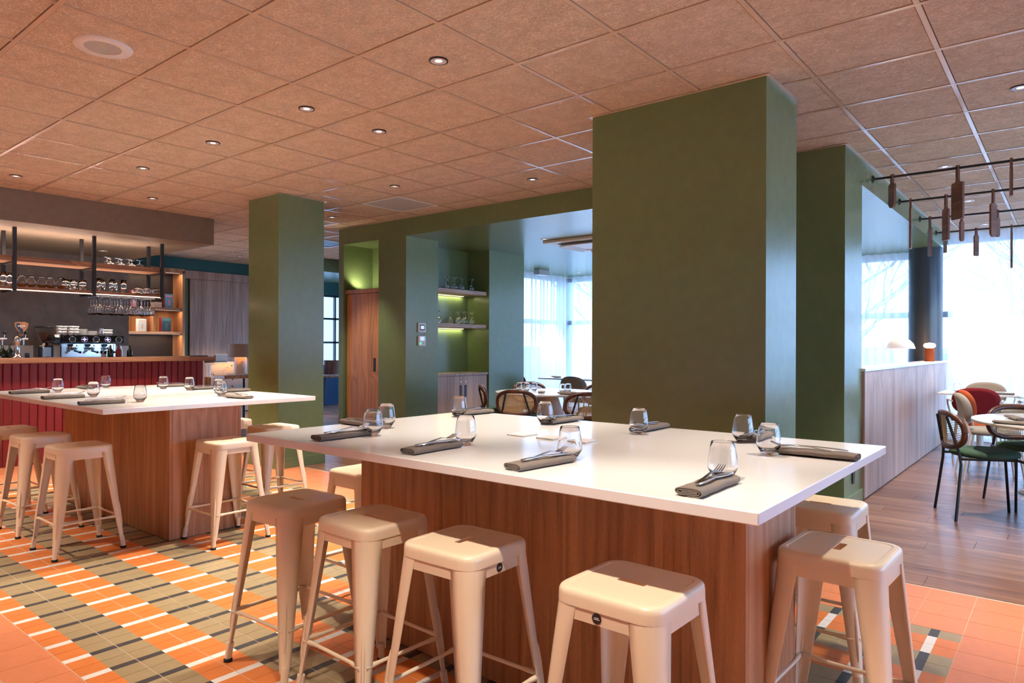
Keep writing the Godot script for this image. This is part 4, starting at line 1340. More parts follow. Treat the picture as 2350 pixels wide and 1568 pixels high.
# ---------------------------------------------------------------- behind the bar and the left column
func back_room() -> void:
	var o := P(4.95, 0, 11.9)
	var b := thing("bookcase", "lit wooden wall shelving with a dark back right of the bar wall", "bookcase", o)
	part(b, "side_panel", Geo.new().span(P(5.558, 0, 11.70) - o, P(5.597, 2.50, 12.1) - o, 0.001), M.oak_light)
	part(b, "side_panel", Geo.new().span(P(4.26, 0, 11.70) - o, P(4.30, 2.50, 12.1) - o, 0.001), M.oak_light)
	part(b, "top_panel", Geo.new().span(P(4.30, 2.46, 11.70) - o, P(5.597, 2.53, 12.1) - o, 0.001), M.oak_light)
	for h in [1.865, 1.465]:
		part(b, "shelf", Geo.new().span(P(4.30, h - 0.038, 11.71) - o, P(5.557, h, 12.08) - o, 0.001), M.oak_long)
		part(b, "led_strip", Geo.new().span(P(4.32, h - 0.044, 11.76) - o, P(5.54, h - 0.039, 11.77) - o), M.led_dim)
		strip(b, P(4.93, h - 0.05, 11.765) - o, Vector2(1.2, 0.012), 0.6, Color(1.0, 0.80, 0.62), Vector3(0, -1, 0), Vector3.FORWARD)
	part(b, "led_strip", Geo.new().span(P(4.32, 2.452, 11.76) - o, P(5.54, 2.458, 11.77) - o), M.led_dim)
	strip(b, P(4.93, 2.447, 11.765) - o, Vector2(1.2, 0.012), 0.6, Color(1.0, 0.80, 0.62), Vector3(0, -1, 0), Vector3.FORWARD)
	part(b, "divider", Geo.new().span(P(5.09, 1.467, 11.72) - o, P(5.115, 1.826, 12.07) - o), M.oak_light)
	part(b, "wood_back", Geo.new().span(P(4.30, 1.465, 12.07) - o, P(5.56, 2.46, 12.1) - o), M.oak_light)
	part(b, "dark_back", Geo.new().span(P(4.78, 1.865, 12.05) - o, P(5.558, 2.46, 12.068) - o), M.dark_veneer)
	part(b, "dark_back", Geo.new().span(P(4.30, 0, 12.05) - o, P(5.558, 1.427, 12.09) - o), M.dark_veneer)
	var bk := func(called: String, label: String, u0: float, u1: float, h0: float, h: float, cover: Material, spine: Material, mark: Material) -> void:
		var t := thing(called, label, "book" if called == "book" else "picture", P((u0 + u1) / 2, h0, 11.86))
		var w := u1 - u0
		part(t, "cover", Geo.new().span(Vector3(-w / 2 + 0.012, 0, 0.0), Vector3(w / 2, h, 0.022), 0.001), cover)
		part(t, "spine", Geo.new().span(Vector3(-w / 2 - 0.012, 0, -0.001), Vector3(-w / 2 + 0.012, h, 0.024), 0.001), spine)
		part(t, "print", Geo.new().span(Vector3(-w * 0.28, h * 0.78, 0.022), Vector3(w * 0.4, h * 0.90, 0.0228)).span(Vector3(-w * 0.05, h * 0.2, 0.022), Vector3(w * 0.16, h * 0.6, 0.0228)), mark)
	bk.call("book", "dark blue book with red spine on the lower lit shelf", 5.262, 5.432, 1.466, 0.235, M.blue_panel, M.red_glaze, M.teal_paint)
	bk.call("book", "light blue patterned book on the upper lit shelf", 5.315, 5.465, 1.866, 0.235, M.glass_blue, M.red_glaze, M.violet_print)
	bk.call("picture_card", "pale blue picture card standing left of the divider", 4.885, 5.03, 1.466, 0.205, M.card_blue, M.white_paint, M.grey_plastic)
	bk.call("picture_card", "pink floral card at the left end of the lower shelf", 4.60, 4.715, 1.466, 0.205, M.card_pink, M.white_paint, M.red_glaze)
	bk.call("book", "pink and white book leaning at the left of the upper shelf", 4.785, 4.875, 1.866, 0.27, M.card_pink, M.red_glaze, M.white_paint)
	solo("storage_box", Geo.new().span(Vector3(-0.065, 0, -0.05), Vector3(0.065, 0.09, 0.05), 0.003), M.grey_plastic, "small grey box beside the patterned book", "box", P(5.21, 1.866, 11.88))
	# sliding panel
	var d := structure("door_1")
	for k in 3:
		wb(d, "board", 5.872 + k * 0.68, 6.549 + k * 0.68, 0.02, 2.414, 12.08, 12.12, M.ash_grey, 0.001)
	wb(d, "rail", 5.66, 7.9, 2.416, 2.556, 12.05, 12.12, M.ash_grey, 0.001)
	# reception desk
	var q := P(5.35, 0, 10.0)
	var r := thing("reception_desk", "white terrazzo reception desk left of the column", "desk", q)
	part(r, "terrazzo_front", Geo.new().span(P(5.168, 0, 9.98) - q, P(5.72, 0.962, 10.02) - q, 0.002), M.terrazzo)
	part(r, "top", Geo.new().span(P(5.03, 0.962, 9.97) - q, P(5.73, 0.98, 10.5) - q, 0.002), M.white_plastic)
	part(r, "open_shelf", Geo.new().span(P(5.04, 0.745, 10.0) - q, P(5.166, 0.765, 10.4) - q), M.oak_light)
	part(r, "open_back", Geo.new().span(P(5.04, 0.0, 10.38) - q, P(5.166, 0.95, 10.4) - q), M.black_plastic)
	part(r, "lower_panel", Geo.new().span(P(5.04, 0.0, 10.0) - q, P(5.166, 0.745, 10.02) - q), M.oak_light)
	var m := thing("monitor", "grey computer screen seen from behind on the reception desk", "monitor", P(5.47, 0.98, 10.25), deg_to_rad(15))
	part(m, "shell", Geo.new().span(Vector3(-0.14, 0.0, -0.02), Vector3(0.13, 0.13, 0.02), 0.02), M.grey_plastic)
	part(m, "stand", Geo.new().tube([Vector3(-0.16, 0.0, 0.02), Vector3(-0.15, 0.05, 0.015), Vector3(-0.10, 0.115, 0.0)], 0.012, 8), M.black_plastic)
	solo("papers", Geo.new().span(Vector3(-0.11, 0, -0.08), Vector3(0.11, 0.03, 0.08), 0.004), M.black_plastic, "black folder lying at the left of the reception desk", "folder", P(5.13, 0.98, 10.1))
	# side table with the shaded lamp
	var s := thing("console_table", "narrow wooden console table carrying the shaded lamp", "table", P(5.45, 0, 9.6))
	part(s, "top", Geo.new().span(Vector3(-0.34, 0.755, -0.18), Vector3(0.5, 0.80, 0.12), 0.002), M.oak_brown)
	for x in [0.12, 0.48]:
		for z in [-0.16, 0.1]:
			part(s, "leg", Geo.new().span(Vector3(x - 0.012, 0, z - 0.012), Vector3(x + 0.012, 0.755, z + 0.012)), M.black_metal)
	part(s, "tray", Geo.new().span(Vector3(-0.16, 0.80, -0.14), Vector3(0.2, 0.822, 0.1), 0.006), M.beige_metal)
	var l := thing("table_lamp", "table lamp with cream base and taupe drum shade by the column", "lamp", P(5.425, 0.823, 9.6))
	part(l, "base", Geo.new().lathe([Vector2(0, 0), Vector2(0.09, 0), Vector2(0.092, 0.01), Vector2(0.088, 0.235), Vector2(0.05, 0.25), Vector2(0, 0.25)], 24), M.beige_metal)
	part(l, "slot", Geo.new().span(Vector3(-0.032, 0.08, 0.084), Vector3(-0.016, 0.19, 0.1), 0.003), M.white_plastic)
	part(l, "shade", Geo.new().lathe([Vector2(0.174, 0.245), Vector2(0.176, 0.44), null, Vector2(0.173, 0.44), Vector2(0.171, 0.245)], 36), M.shade_cloth)
	part(l, "bulb", Geo.new().lathe([Vector2(0, 0.26), Vector2(0.03, 0.29), Vector2(0.03, 0.32), Vector2(0, 0.35)], 14), M.opal)
	var om := OmniLight3D.new()
	om.name = "glow"
	om.light_color = Color(1.0, 0.72, 0.45)
	om.light_energy = 0.22
	om.omni_range = 12.0
	om.light_size = 0.03
	om.shadow_enabled = true
	l.add_child(om)
	om.position = Vector3(0, 0.305, 0)
	solo("wall_phone", Geo.new().span(Vector3(-0.04, 0, -0.04), Vector3(0.14, 0.17, 0.04), 0.01), M.walnut, "brown box on the console beside the lamp", "box", P(5.66, 0.823, 9.62))
	# far room: a dark high chair before the blue dado
	high_chair("dark high chair before the blue panelling far behind", P(8.62, 0, 11.7), deg_to_rad(60))

func high_chair(label: String, at: Vector3, turn: float) -> void:
	var t := thing("high_chair", label, "chair", at, turn)
	part(t, "seat", Geo.new().loft([rrect(0.19, 0.19, 0.06, 0.60), rrect(0.20, 0.20, 0.06, 0.625), rrect(0.19, 0.19, 0.06, 0.65)]).cap(rrect(0.19, 0.19, 0.06, 0.65)), M.oak_light)
	var bk := Geo.new().smooth()
	var rows := []
	for y in [0.66, 0.80, 0.95]:
		var row := []
		for k in 9:
			var a := lerpf(-1.15, 1.15, k / 8.0)
			row.append(Vector3(-cos(a) * 0.22, y, sin(a) * (0.19 + 0.05 * (y - 0.66))))
		rows.append(row)
	bk.loft(rows, false)
	part(t, "backrest", bk, M.walnut)
	for x in [-1, 1]:
		for z in [-1, 1]:
			part(t, "leg", Geo.new().tube([Vector3(x * 0.22, 0, z * 0.22), Vector3(x * 0.15, 0.61, z * 0.15)], 0.011, 8), M.black_metal)
	for s in [-1, 1]:
		part(t, "footrest", Geo.new().tube([Vector3(-0.20, 0.2, s * 0.20), Vector3(0.20, 0.2, s * 0.20)], 0.008, 8), M.black_metal)

# ---------------------------------------------------------------- closet and shelf niche in the green wall
func niche_and_closet() -> void:
	var o := P(5.66, 0, 7.04)
	var c := thing("closet", "tall wooden closet with a dark recessed handle in green alcove", "closet", o)
	part(c, "body", Geo.new().span(P(5.68, 0, 6.693) - o, P(6.085, 1.92, 7.387) - o), M.oak_brown)
	part(c, "door", Geo.new().span(P(5.655, 0.02, 6.715) - o, P(5.676, 1.91, 7.375) - o, 0.001), M.oak_brown)
	part(c, "top", Geo.new().span(P(5.64, 1.915, 6.693) - o, P(6.085, 1.965, 7.387) - o, 0.001), M.oak_brown)
	part(c, "handle", Geo.new().span(P(5.652, 0.917, 6.792) - o, P(5.656, 1.087, 6.838) - o), M.black_plastic)
	var up := thing("uplight", "small warm uplight glowing on top of the closet", "light", P(5.80, 1.966, 7.27))
	part(up, "housing", Geo.new().lathe([Vector2(0, 0), Vector2(0.025, 0), Vector2(0.025, 0.02), Vector2(0.02, 0.02)], 14), M.black_plastic)
	part(up, "lens", Geo.new().lathe([Vector2(0.021, 0.018), Vector2(0.012, 0.022), Vector2(0, 0.023)], 12), M.led_yellow)
	spot(up, Vector3(0, 0.03, 0), 0.16, 75.0, Color(1.0, 0.95, 0.8), 0.02, Vector3(0.35, 1.0, -0.25).normalized())
	var q := P(6.65, 0, 6.4)
	var b := thing("base_cabinet", "grey wooden two door cabinet under the glass shelves", "cabinet", q)
	part(b, "body", Geo.new().span(P(6.155, 0, 6.24) - q, P(7.135, 0.855, 6.595) - q), M.ash_grey)
	part(b, "top", Geo.new().span(P(6.152, 0.856, 6.21) - q, P(7.137, 0.885, 6.597) - q, 0.001), M.ash_grey)
	for k in 2:
		var d := part(b, "door", Geo.new().span(P(6.17 + 0.475 * k, 0.06, 6.22) - q, P(6.642 + 0.475 * k, 0.85, 6.238) - q, 0.001), M.ash_grey)
		var u := 6.60 if k == 0 else 6.69
		part(d, "handle", Geo.new().span(P(u - 0.022, 0.57, 6.216) - q, P(u + 0.022, 0.73, 6.221) - q), M.black_plastic)
		part(d, "lock", Geo.new().span(P(u - 0.008, 0.765, 6.214) - q, P(u + 0.008, 0.785, 6.221) - q, 0.003), M.chrome)
	var wg := wine_glass(0.165, 0.036)
	for k in 2:
		var h: float = [1.985, 1.535][k]
		var s := thing("wall_shelf", ["upper pale wooden shelf in the green niche, lit beneath", "lower pale wooden shelf in the green niche, lit beneath"][k], "shelf", P(6.645, h, 6.42))
		part(s, "board", Geo.new().span(Vector3(-0.49, -0.052, -0.175), Vector3(0.485, 0.0, 0.18), 0.003), M.ash_long)
		part(s, "led_strip", Geo.new().span(Vector3(-0.48, -0.060, -0.16), Vector3(0.38, -0.0525, -0.15)), M.led_yellow)
		strip(s, Vector3(-0.05, -0.066, -0.155), Vector2(0.85, 0.012), 0.12, Color(1.0, 0.95, 0.72), Vector3(0, -1, 0), Vector3.FORWARD)
		var us: Array = [[6.22, 6.26, 6.46, 6.56, 6.62, 6.67, 6.74, 6.85, 6.94, 7.03], [6.20, 6.26, 6.32, 6.62, 6.70, 6.76, 6.82, 6.88, 6.95, 7.02]][k]
		for j in us.size():
			solo("wine_glass", wg, M.glass_solid, "clear wine glass upside down on the " + ["upper", "lower"][k] + " niche shelf", "glass", P(us[j], h + 0.166, 6.34 + 0.09 * (j % 2)), 0.0, ["wine glasses on the upper niche shelf", "wine glasses on the lower niche shelf"][k]).rotation = Vector3(PI, 0, 0)

func small_fittings() -> void:
	# two controllers on the blue jamb
	var a := thing("thermostat", "white wall controller with small dark screen on the blue jamb", "thermostat", P(5.86, 1.467, 6.19))
	part(a, "case", Geo.new().span(Vector3(-0.062, -0.058, 0), Vector3(0.062, 0.058, 0.022), 0.004), M.white_plastic)
	part(a, "bezel", Geo.new().span(Vector3(-0.04, -0.035, 0.022), Vector3(0.04, 0.035, 0.024)), M.black_plastic)
	part(a, "screen", Geo.new().span(Vector3(-0.028, -0.02, 0.024), Vector3(0.028, 0.022, 0.025)), M.screen)
	var b := thing("thermostat", "white wall controller with green light below the other one", "thermostat", P(5.86, 1.305, 6.19))
	part(b, "case", Geo.new().span(Vector3(-0.062, -0.062, 0), Vector3(0.062, 0.062, 0.022), 0.004), M.white_plastic)
	part(b, "screen", Geo.new().span(Vector3(-0.035, 0.005, 0.022), Vector3(0.035, 0.048, 0.023)), M.screen)
	part(b, "green_light", Geo.new().span(Vector3(-0.045, -0.045, 0.022), Vector3(-0.015, -0.02, 0.023)), M.green_led)
	part(b, "button", Geo.new().lathe([Vector2(0.008, -0.0), Vector2(0.008, 0.003), Vector2(0, 0.003)], 12), M.grey_plastic, Vector3(0.015, -0.03, 0.022)).rotation.x = PI / 2
	# socket on the dark column
	solo("wall_socket", Geo.new().span(Vector3(-0.03, -0.05, 0), Vector3(0.03, 0.05, 0.012), 0.003), M.black_plastic, "black socket low on the face of the dark column", "socket", P(5.86, 0.23, 1.328))
	# air conditioner cassette
	var c := thing("air_conditioner", "white ceiling cassette air conditioner with open flap", "air conditioner", P(7.40, SOF, 4.67))
	part(c, "frame", Geo.new().span(Vector3(-0.47, -0.035, -0.47), Vector3(0.47, 0, -0.36), 0.006).span(Vector3(-0.47, -0.035, 0.36), Vector3(0.47, 0, 0.47), 0.006).span(Vector3(-0.47, -0.035, -0.36), Vector3(-0.36, 0, 0.36), 0.006).span(Vector3(0.36, -0.035, -0.36), Vector3(0.47, 0, 0.36), 0.006), M.white_plastic)
	part(c, "well", Geo.new().span(Vector3(-0.36, -0.012, -0.36), Vector3(0.36, 0, 0.36)), M.black_plastic)
	part(c, "grille", Geo.new().span(Vector3(-0.28, -0.04, -0.28), Vector3(0.28, -0.012, 0.28), 0.006), M.white_plastic)
	for k in 4:
		var f := part(c, "flap", Geo.new().span(Vector3(-0.27, -0.004, -0.045), Vector3(0.27, 0.004, 0.045)), M.white_plastic)
		f.transform = Transform3D(Basis(Vector3.UP, k * PI / 2), Vector3.ZERO) * Transform3D(Basis(Vector3.RIGHT, 0.6), Vector3(0, -0.045, 0.32))
	var e := thing("emergency_light", "white emergency light box under the teal ceiling", "light", P(9.51, SOF, 7.07))
	part(e, "case", Geo.new().span(Vector3(-0.15, -0.09, -0.06), Vector3(0.15, 0, 0.06), 0.008), M.grey_plastic)
	part(e, "lens", Geo.new().span(Vector3(-0.14, -0.10, -0.055), Vector3(0.14, -0.09, 0.055), 0.004), M.white_plastic)
	# lamps on the half wall
	var l := thing("mushroom_lamp", "white mushroom lamp standing on the half wall", "lamp", P(8.17, 1.07, 1.395))
	part(l, "stem", Geo.new().lathe([Vector2(0, 0), Vector2(0.052, 0), Vector2(0.052, 0.012), null, Vector2(0.050, 0.012), Vector2(0.062, 0.16), Vector2(0.060, 0.165)], 28), M.opal)
	part(l, "shade", Geo.new().lathe([Vector2(0.135, 0.160), Vector2(0.136, 0.168), Vector2(0.118, 0.215), Vector2(0.085, 0.250), Vector2(0.055, 0.262), Vector2(0, 0.264)], 36), M.shade_glow)
	var om := OmniLight3D.new()
	om.name = "glow"
	om.light_color = Color(1.0, 0.9, 0.78)
	om.light_energy = 0.12
	om.omni_range = 12.0
	om.light_size = 0.04
	om.shadow_enabled = true
	l.add_child(om)
	om.position = Vector3(0, 0.08, 0)
	var p := thing("post_lamp", "terracotta post lamp with glowing orange bulb by the round column", "lamp", P(10.1, 1.07, 1.40))
	part(p, "post", Geo.new().lathe([Vector2(0, 0), Vector2(0.056, 0), Vector2(0.056, 0.165), null, Vector2(0.056, 0.165), Vector2(0, 0.165)], 28), M.pad_orange)
	part(p, "bulb", Geo.new().lathe([Vector2(0.035, 0.165), Vector2(0.062, 0.18), Vector2(0.070, 0.20), Vector2(0.058, 0.225), Vector2(0, 0.237)], 26), M.bulb_orange)
	var om2 := om.duplicate()
	om2.light_color = Color(1.0, 0.62, 0.28)
	om2.light_energy = 0.12
	p.add_child(om2)
	om2.position = Vector3(0, 0.20, 0)

# ---------------------------------------------------------------- dining chairs and tables
func cane_meshes() -> Dictionary:
	var back := func(z: float, y: float) -> Vector3:
		return Vector3(-0.258 - 0.10 * (y - 0.635) + 1.3 * z * z, y, z)
	var ring := []
	for k in 41:
		var a := TAU * k / 40
		ring.append(back.call(0.215 * signf(cos(a)) * pow(absf(cos(a)), 0.8), 0.635 + 0.125 * signf(sin(a)) * pow(absf(sin(a)), 0.8)))
	var fr := Geo.new().tube(ring, 0.020, 10, false)
	var cn := Geo.new()
	var half := func(t: float) -> float: return pow(maxf(1.0 - pow(absf(t), 2.5), 0.0), 1.0 / 2.5)
	for k in range(-16, 17):
		var z := k * 0.0128
		var hh: float = 0.118 * half.call(z / 0.212)
		for s in [0.0]:
			var col := []
			for e in 5:
				col.append(back.call(z + s, 0.635 - hh + 2 * hh * e / 4.0))
			for e in 4:
				cn.quad(col[e] + Vector3(0, 0, -0.0027), col[e] + Vector3(0, 0, 0.0027), col[e + 1] + Vector3(0, 0, 0.0027), col[e + 1] + Vector3(0, 0, -0.0027))
	for k in range(-9, 10):
		var y := 0.635 + k * 0.0128
		var hz: float = 0.208 * half.call((y - 0.635) / 0.122)
		for s in [0.0]:
			for e in 10:
				var z0 := -hz + 2 * hz * e / 10.0
				var z1 := -hz + 2 * hz * (e + 1) / 10.0
				var a: Vector3 = back.call(z0, y + s)
				var b: Vector3 = back.call(z1, y + s)
				cn.quad(a - Vector3(0, 0.0027, 0), b - Vector3(0, 0.0027, 0), b + Vector3(0, 0.0027, 0), a + Vector3(0, 0.0027, 0))
	var seat := Geo.new().smooth()
	seat.loft([oval(0.18, 0.18, 0.445), oval(0.212, 0.215, 0.452), oval(0.222, 0.225, 0.468), oval(0.216, 0.219, 0.486), oval(0.18, 0.183, 0.497)])
	seat.cap(oval(0.18, 0.183, 0.497)).cap(oval(0.18, 0.18, 0.445), false)
	var out := {"frame": fr.mesh(), "cane": cn.mesh(), "seat": seat.mesh()}
	for s in [-1.0, 1.0]:
		out["rear%d" % s] = Geo.new().tube([Vector3(-0.255, 0, s * 0.225), Vector3(-0.212, 0.40, s * 0.19), Vector3(-0.215, 0.47, s * 0.17), Vector3(-0.278, 0.74, s * 0.10)], 0.0105, 8).mesh()
		out["front%d" % s] = Geo.new().tube([Vector3(0.235, 0, s * 0.20), Vector3(0.205, 0.39, s * 0.185), Vector3(0.19, 0.43, s * 0.175), Vector3(0.15, 0.443, s * 0.16), Vector3(-0.21, 0.443, s * 0.185)], 0.0105, 8).mesh()
	return out

func cane_chair(m: Dictionary, label: String, u: float, v: float, deg: float) -> void:
	var t := thing("cane_chair", label, "chair", P(u, 0, v), deg_to_rad(deg), "cane back dining chairs")
	part(t, "seat", m.seat, M.seat_green)
	var f := part(t, "back_frame", m.frame, M.walnut)
	part(f, "cane_webbing", m.cane, M.cane)
	for s in [-1, 1]:
		part(t, "leg", m["rear%d" % s], M.black_metal)
		part(t, "leg", m["front%d" % s], M.black_metal)

func pad_chair(label: String, u: float, v: float, deg: float, cloth: Material, arms := false, wide := 1.0) -> void:
	var t := thing("padded_chair", label, "chair", P(u, 0, v), deg_to_rad(deg), "upholstered dining chairs")
	var seat := Geo.new().smooth()
	seat.loft([oval(0.19, 0.20 * wide, 0.425, 28, 2.6), oval(0.222, 0.228 * wide, 0.437, 28, 2.6), oval(0.226, 0.232 * wide, 0.455, 28, 2.6), oval(0.21, 0.216 * wide, 0.475, 28, 2.6), oval(0.16, 0.166 * wide, 0.482, 28, 2.6)])
	seat.cap(oval(0.16, 0.166 * wide, 0.482, 28, 2.6)).cap(oval(0.19, 0.20 * wide, 0.425, 28, 2.6), false)
	part(t, "seat", seat, cloth)
	var back := Geo.new().smooth()
	var rings := []
	for e in [[-0.028, 0.80], [-0.022, 0.96], [0.0, 1.0], [0.022, 0.96], [0.028, 0.80]]:
		var ring := []
		for k in 30:
			var a := TAU * k / 30
			var z: float = 0.225 * wide * e[1] * signf(cos(a)) * pow(absf(cos(a)), 0.8)
			var y: float = 0.66 + 0.15 * e[1] * signf(sin(a)) * pow(absf(sin(a)), 0.8)
			ring.append(Vector3(-0.245 + e[0] - 0.16 * (y - 0.66) + 0.9 * z * z, y, z))
		rings.append(ring)
	back.loft(rings)
	back.cap(rings[0], false).cap(rings[4], true)
	part(t, "backrest", back, cloth)
	for s in [-1.0, 1.0]:
		part(t, "leg", Geo.new().tube([Vector3(-0.25, 0, s * 0.21), Vector3(-0.19, 0.43, s * 0.17), Vector3(-0.235, 0.58, s * 0.15)], [0.009, 0.012, 0.011], 8), M.beige_metal)
		part(t, "leg", Geo.new().tube([Vector3(0.23, 0, s * 0.20), Vector3(0.17, 0.43, s * 0.165)], [0.009, 0.013], 8), M.beige_metal)
		if arms:
			part(t, "armrest", Geo.new().tube([Vector3(-0.24, 0.66, s * 0.22 * wide), Vector3(-0.05, 0.665, s * 0.255 * wide), Vector3(0.08, 0.65, s * 0.255 * wide), Vector3(0.115, 0.60, s * 0.25 * wide), Vector3(0.11, 0.455, s * 0.215 * wide)], 0.011, 8), M.beige_metal)

func round_table(label: String, u: float, v: float, r: float, h: float) -> void:
	var t := thing("round_table", label, "table", P(u, 0, v))
	part(t, "tabletop", Geo.new().lathe([Vector2(0, h - 0.022), Vector2(r - 0.012, h - 0.022), null, Vector2(r - 0.012, h - 0.022), Vector2(r - 0.002, h - 0.016), Vector2(r, h - 0.006), Vector2(r - 0.003, h), null, Vector2(r - 0.003, h), Vector2(0, h)], 56), M.quartz)
	part(t, "pedestal", Geo.new().lathe([Vector2(0, 0), Vector2(0.34, 0), Vector2(0.34, 0.012), Vector2(0.22, 0.35), Vector2(0.11, h - 0.022)], 40), M.beige_metal)

func square_table(label: String, u0: float, u1: float, v0: float, v1: float, h := 0.72) -> void:
	var c := P((u0 + u1) / 2, 0, (v0 + v1) / 2)
	var t := thing("square_table", label, "table", c)
	part(t, "tabletop", Geo.new().span(P(u0, h - 0.025, v0) - c, P(u1, h, v1) - c, 0.003), M.quartz)
	part(t, "column", Geo.new().tube([Vector3(0, 0.015, 0), Vector3(0, h - 0.025, 0)], 0.035, 14), M.beige_metal)
	part(t, "foot_plate", Geo.new().lathe([Vector2(0, 0), Vector2(0.22, 0), Vector2(0.22, 0.008), Vector2(0.05, 0.018), Vector2(0, 0.018)], 30), M.white_plastic)

func dining_rooms() -> void:
	var m := cane_meshes()
	# right
	round_table("round white table with cone pedestal at the right edge", 6.27, -0.14, 0.735, 0.72)
	cane_chair(m, "cane back chair with green seat in front of the half wall", 6.135, 0.50, -66.0)
	cane_chair(m, "cane back chair half hidden by the right round table", 6.74, 0.25, 206.0)
	square_table("square white table behind the right round table", 7.06, 7.72, -0.22, 0.50)
	square_table("square white table third from the right edge by the curtain", 8.05, 8.75, -0.30, 0.42)
	square_table("square white table against the half wall by the window", 9.36, 10.06, 0.45, 1.22)
	pad_chair("light grey padded chair between cane chair and orange chair", 7.95, 0.60, -75.0, M.pad_grey)
	pad_chair("bright orange padded chair behind the grey one", 8.52, 0.62, -75.0, M.pad_orange)
	pad_chair("burgundy armchair with wide back near the half wall", 9.20, 0.84, 8.0, M.pad_burgundy, true, 1.0)
	pad_chair("beige padded chair between window and white table", 10.33, 0.85, 180.0, M.pad_beige)
	pad_chair("red padded chair at the far right edge by the curtain", 9.95, -0.05, 170.0, M.pad_burgundy)
	# through the wide opening
	round_table("round white table seen through the wide opening", 6.56, 4.78, 0.62, 0.71)
	cane_chair(m, "cane back chair with its back to us, left of the opening's pair", 5.99, 4.73, 24.0)
	cane_chair(m, "cane back chair with its back to us, beside the front column", 6.10, 4.02, 48.0)
	cane_chair(m, "cane back chair seen edge on before the grey cabinet", 6.42, 5.36, -50.0)
	cane_chair(m, "cane back chair beyond the round table at left", 7.02, 5.38, 225.0)
	cane_chair(m, "cane back chair beyond the round table beside the column", 7.20, 4.52, 195.0)
	square_table("square white table by the corner curtain at left", 9.25, 9.95, 6.25, 6.95)
	square_table("square white table by the corner curtain at right", 9.25, 9.95, 5.45, 6.15)
	pad_chair("burgundy padded chair left of the corner tables", 9.00, 6.98, -15.0, M.pad_burgundy)
	pad_chair("grey shell chair standing behind the corner tables", 10.25, 6.15, 180.0, M.pad_grey)
	pad_chair("brown padded chair before the corner tables", 8.55, 5.62, 0.0, M.pad_grey)
	pad_chair("taupe padded chair just left of the burgundy one", 8.40, 6.62, -20.0, M.pad_beige)
	# a few laid things
	var tm := tumbler_meshes()
	var nap := napkin_mesh(97)
	var glasses := [[6.42, 5.10, 0.71, "glass at left on the round table in the opening"], [6.44, 5.00, 0.71, "second glass from left on the round table in the opening"], [6.56, 4.98, 0.71, "third glass from left on the round table in the opening"], [6.50, 4.53, 0.71, "glass right of the small device on the round table"], [6.60, 4.52, 0.71, "glass behind another at right on the round table"],
		[5.98, 0.22, 0.72, "glass on the round table at the right edge"], [7.25, 0.35, 0.72, "glass on the square table behind the right round table"], [7.32, 0.22, 0.72, "glass near the right edge on the second dining table"], [9.6, 1.05, 0.72, "glass on the table against the half wall"], [8.2, 0.10, 0.72, "glass on the third dining table by the curtain"]]
	for g in glasses:
		var o := thing("tumbler", "clear stemless " + g[3], "glass", P(g[0], g[2], g[1]), 0.0, "stemless glasses")
		part(o, "bowl", tm[0], M.glass_solid)
	var naps := [[6.18, 5.02, 0.71, 20.0, "left on the round table in the opening"], [6.45, 4.36, 0.71, 70.0, "right rear on the round table in the opening"], [6.30, 4.34, 0.71, 70.0, "right front on the round table in the opening"], [5.80, 0.30, 0.72, 80.0, "front of the round table at the right edge"], [6.22, 0.32, 0.72, 20.0, "rear of the round table at the right edge"], [7.18, 0.38, 0.72, 85.0, "front of the table behind the round one"], [7.60, 0.38, 0.72, 85.0, "rear of the table behind the round one"], [8.15, 0.28, 0.72, 85.0, "front of the third dining table"], [9.45, 0.62, 0.72, 85.0, "right on the table by the half wall"], [9.5, 6.75, 0.72, 60.0, "left of the two corner tables"], [9.5, 5.65, 0.72, 60.0, "right of the two corner tables"]]
	for n in naps:
		solo("napkin", nap, M.linen, "folded taupe napkin at the " + n[4], "napkin", P(n[0], n[2], n[1]), deg_to_rad(n[3]), "rolled napkins")
	solo("card_reader", Geo.new().span(Vector3(-0.07, 0, -0.035), Vector3(0.07, 0.028, 0.035), 0.008), M.grey_plastic, "small dark card reader on the round table", "card reader", P(6.33, 0.71, 4.70), 0.5)

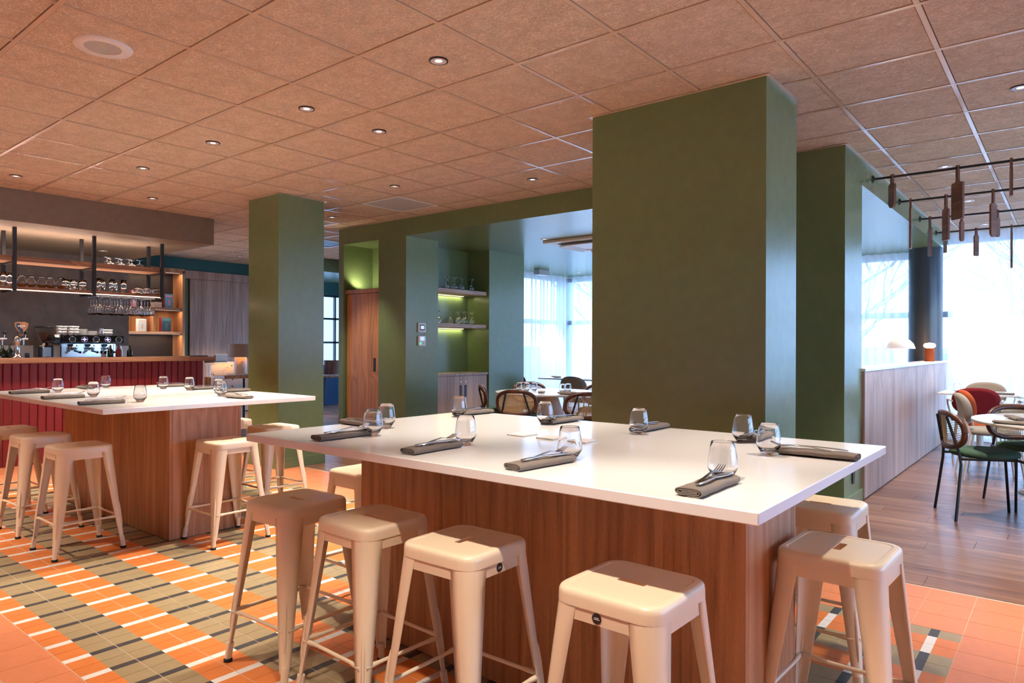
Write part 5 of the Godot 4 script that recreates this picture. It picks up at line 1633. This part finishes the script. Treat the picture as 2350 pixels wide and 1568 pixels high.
# ---------------------------------------------------------------- hanging rails with wooden boards
func paddles() -> void:
	var us := [6.524, 7.694, 8.873, 10.051]
	var names := ["nearest", "second", "third", "farthest"]
	for k in 4:
		var r := thing("hanging_rail", "%s thin black rail carrying wooden boards at right" % names[k], "rail", P(us[k], 2.678, 1.328), 0.0, "hanging rails")
		part(r, "rod", Geo.new().tube([Vector3(0, 0, 0.004), Vector3(0, 0, 3.3)], 0.0105, 10), M.black_metal)
		var fl := part(r, "flange", Geo.new().lathe([Vector2(0.032, 0), Vector2(0.032, 0.008), Vector2(0.012, 0.014), Vector2(0.012, 0.02)], 18), M.black_metal)
		fl.rotation.x = PI / 2
		for z in [1.7, 3.2]:
			part(r, "drop_rod", Geo.new().tube([Vector3(0, 0.008, z), Vector3(0, CE - 2.678, z)], 0.005, 6), M.black_metal)
	# rail, v, low end, width, handle length, turn, rounded, label
	var list := [
		[0, 1.18, 2.416, 0.085, 0.06, 40.0, true, "short round ended wooden board at the wall end of the nearest rail"], [0, 0.714, 2.268, 0.11, 0.115, 50.0, false, "large wooden board hanging mid nearest rail"], [0, 0.367, 2.405, 0.07, 0.06, 8.0, false, "board hanging edge on at the right of the nearest rail"],
		[1, 1.231, 2.209, 0.09, 0.08, 4.0, false, "long board hanging edge on at the wall end of second rail"], [1, 0.936, 2.264, 0.085, 0.115, 42.0, false, "pale wooden board hanging mid second rail"], [1, 0.566, 2.259, 0.09, 0.115, -25.0, true, "wooden board with tapered foot right on the second rail"],
		[2, 1.23, 2.261, 0.08, 0.11, 28.0, false, "pale narrow board at the wall end of the third rail"], [2, 0.933, 2.394, 0.07, 0.07, -22.0, true, "small board partly behind the large one on third rail"], [2, 0.614, 2.411, 0.07, 0.07, -20.0, true, "small board at the right of the third rail"],
		[3, 1.23, 2.423, 0.06, 0.07, 30.0, false, "small pale board at the wall end of farthest rail"], [3, 0.908, 2.358, 0.065, 0.07, -35.0, false, "blue shaded board mid farthest rail before the curtain"], [3, 0.561, 2.187, 0.07, 0.07, 10.0, false, "long thin board right on the farthest rail"],
	]
	for e in list:
		var top := 2.700
		var H: float = top - e[2]
		var w: float = e[3] / 2
		var hl: float = e[4] + 0.02
		var pl := PackedVector2Array()
		var rr: float = w * 0.98 if e[6] else 0.012
		# outline: y downwards from the rod
		for q in [[0.013, 0.0], [0.013, -hl + 0.012], [0.02, -hl], [w - 0.008, -hl - 0.004], [w, -hl - 0.014]]:
			pl.append(Vector2(q[0], q[1]))
		for k in 7:
			var a := -PI / 2 * k / 6.0
			pl.append(Vector2(w - rr + cos(a) * rr, -H + rr + sin(a) * rr))
		var full := PackedVector2Array()
		for k in pl.size():
			full.append(pl[k])
		for k in range(pl.size() - 1, -1, -1):
			if pl[k].x > 0.0005:
				full.append(Vector2(-pl[k].x, pl[k].y))
		var t := thing("wooden_board", e[7], "board", P(us[e[0]], top, e[1]), 0.0, "boards on the hanging rails")
		var b := part(t, "board", Geo.new().prism(full, -0.009, 0.009), M.board_oak)
		b.transform = Transform3D(Basis(Vector3.UP, deg_to_rad(e[5])) * Basis(Vector3.RIGHT, Vector3(0, 0, 1), Vector3(0, -1, 0)), Vector3.ZERO)
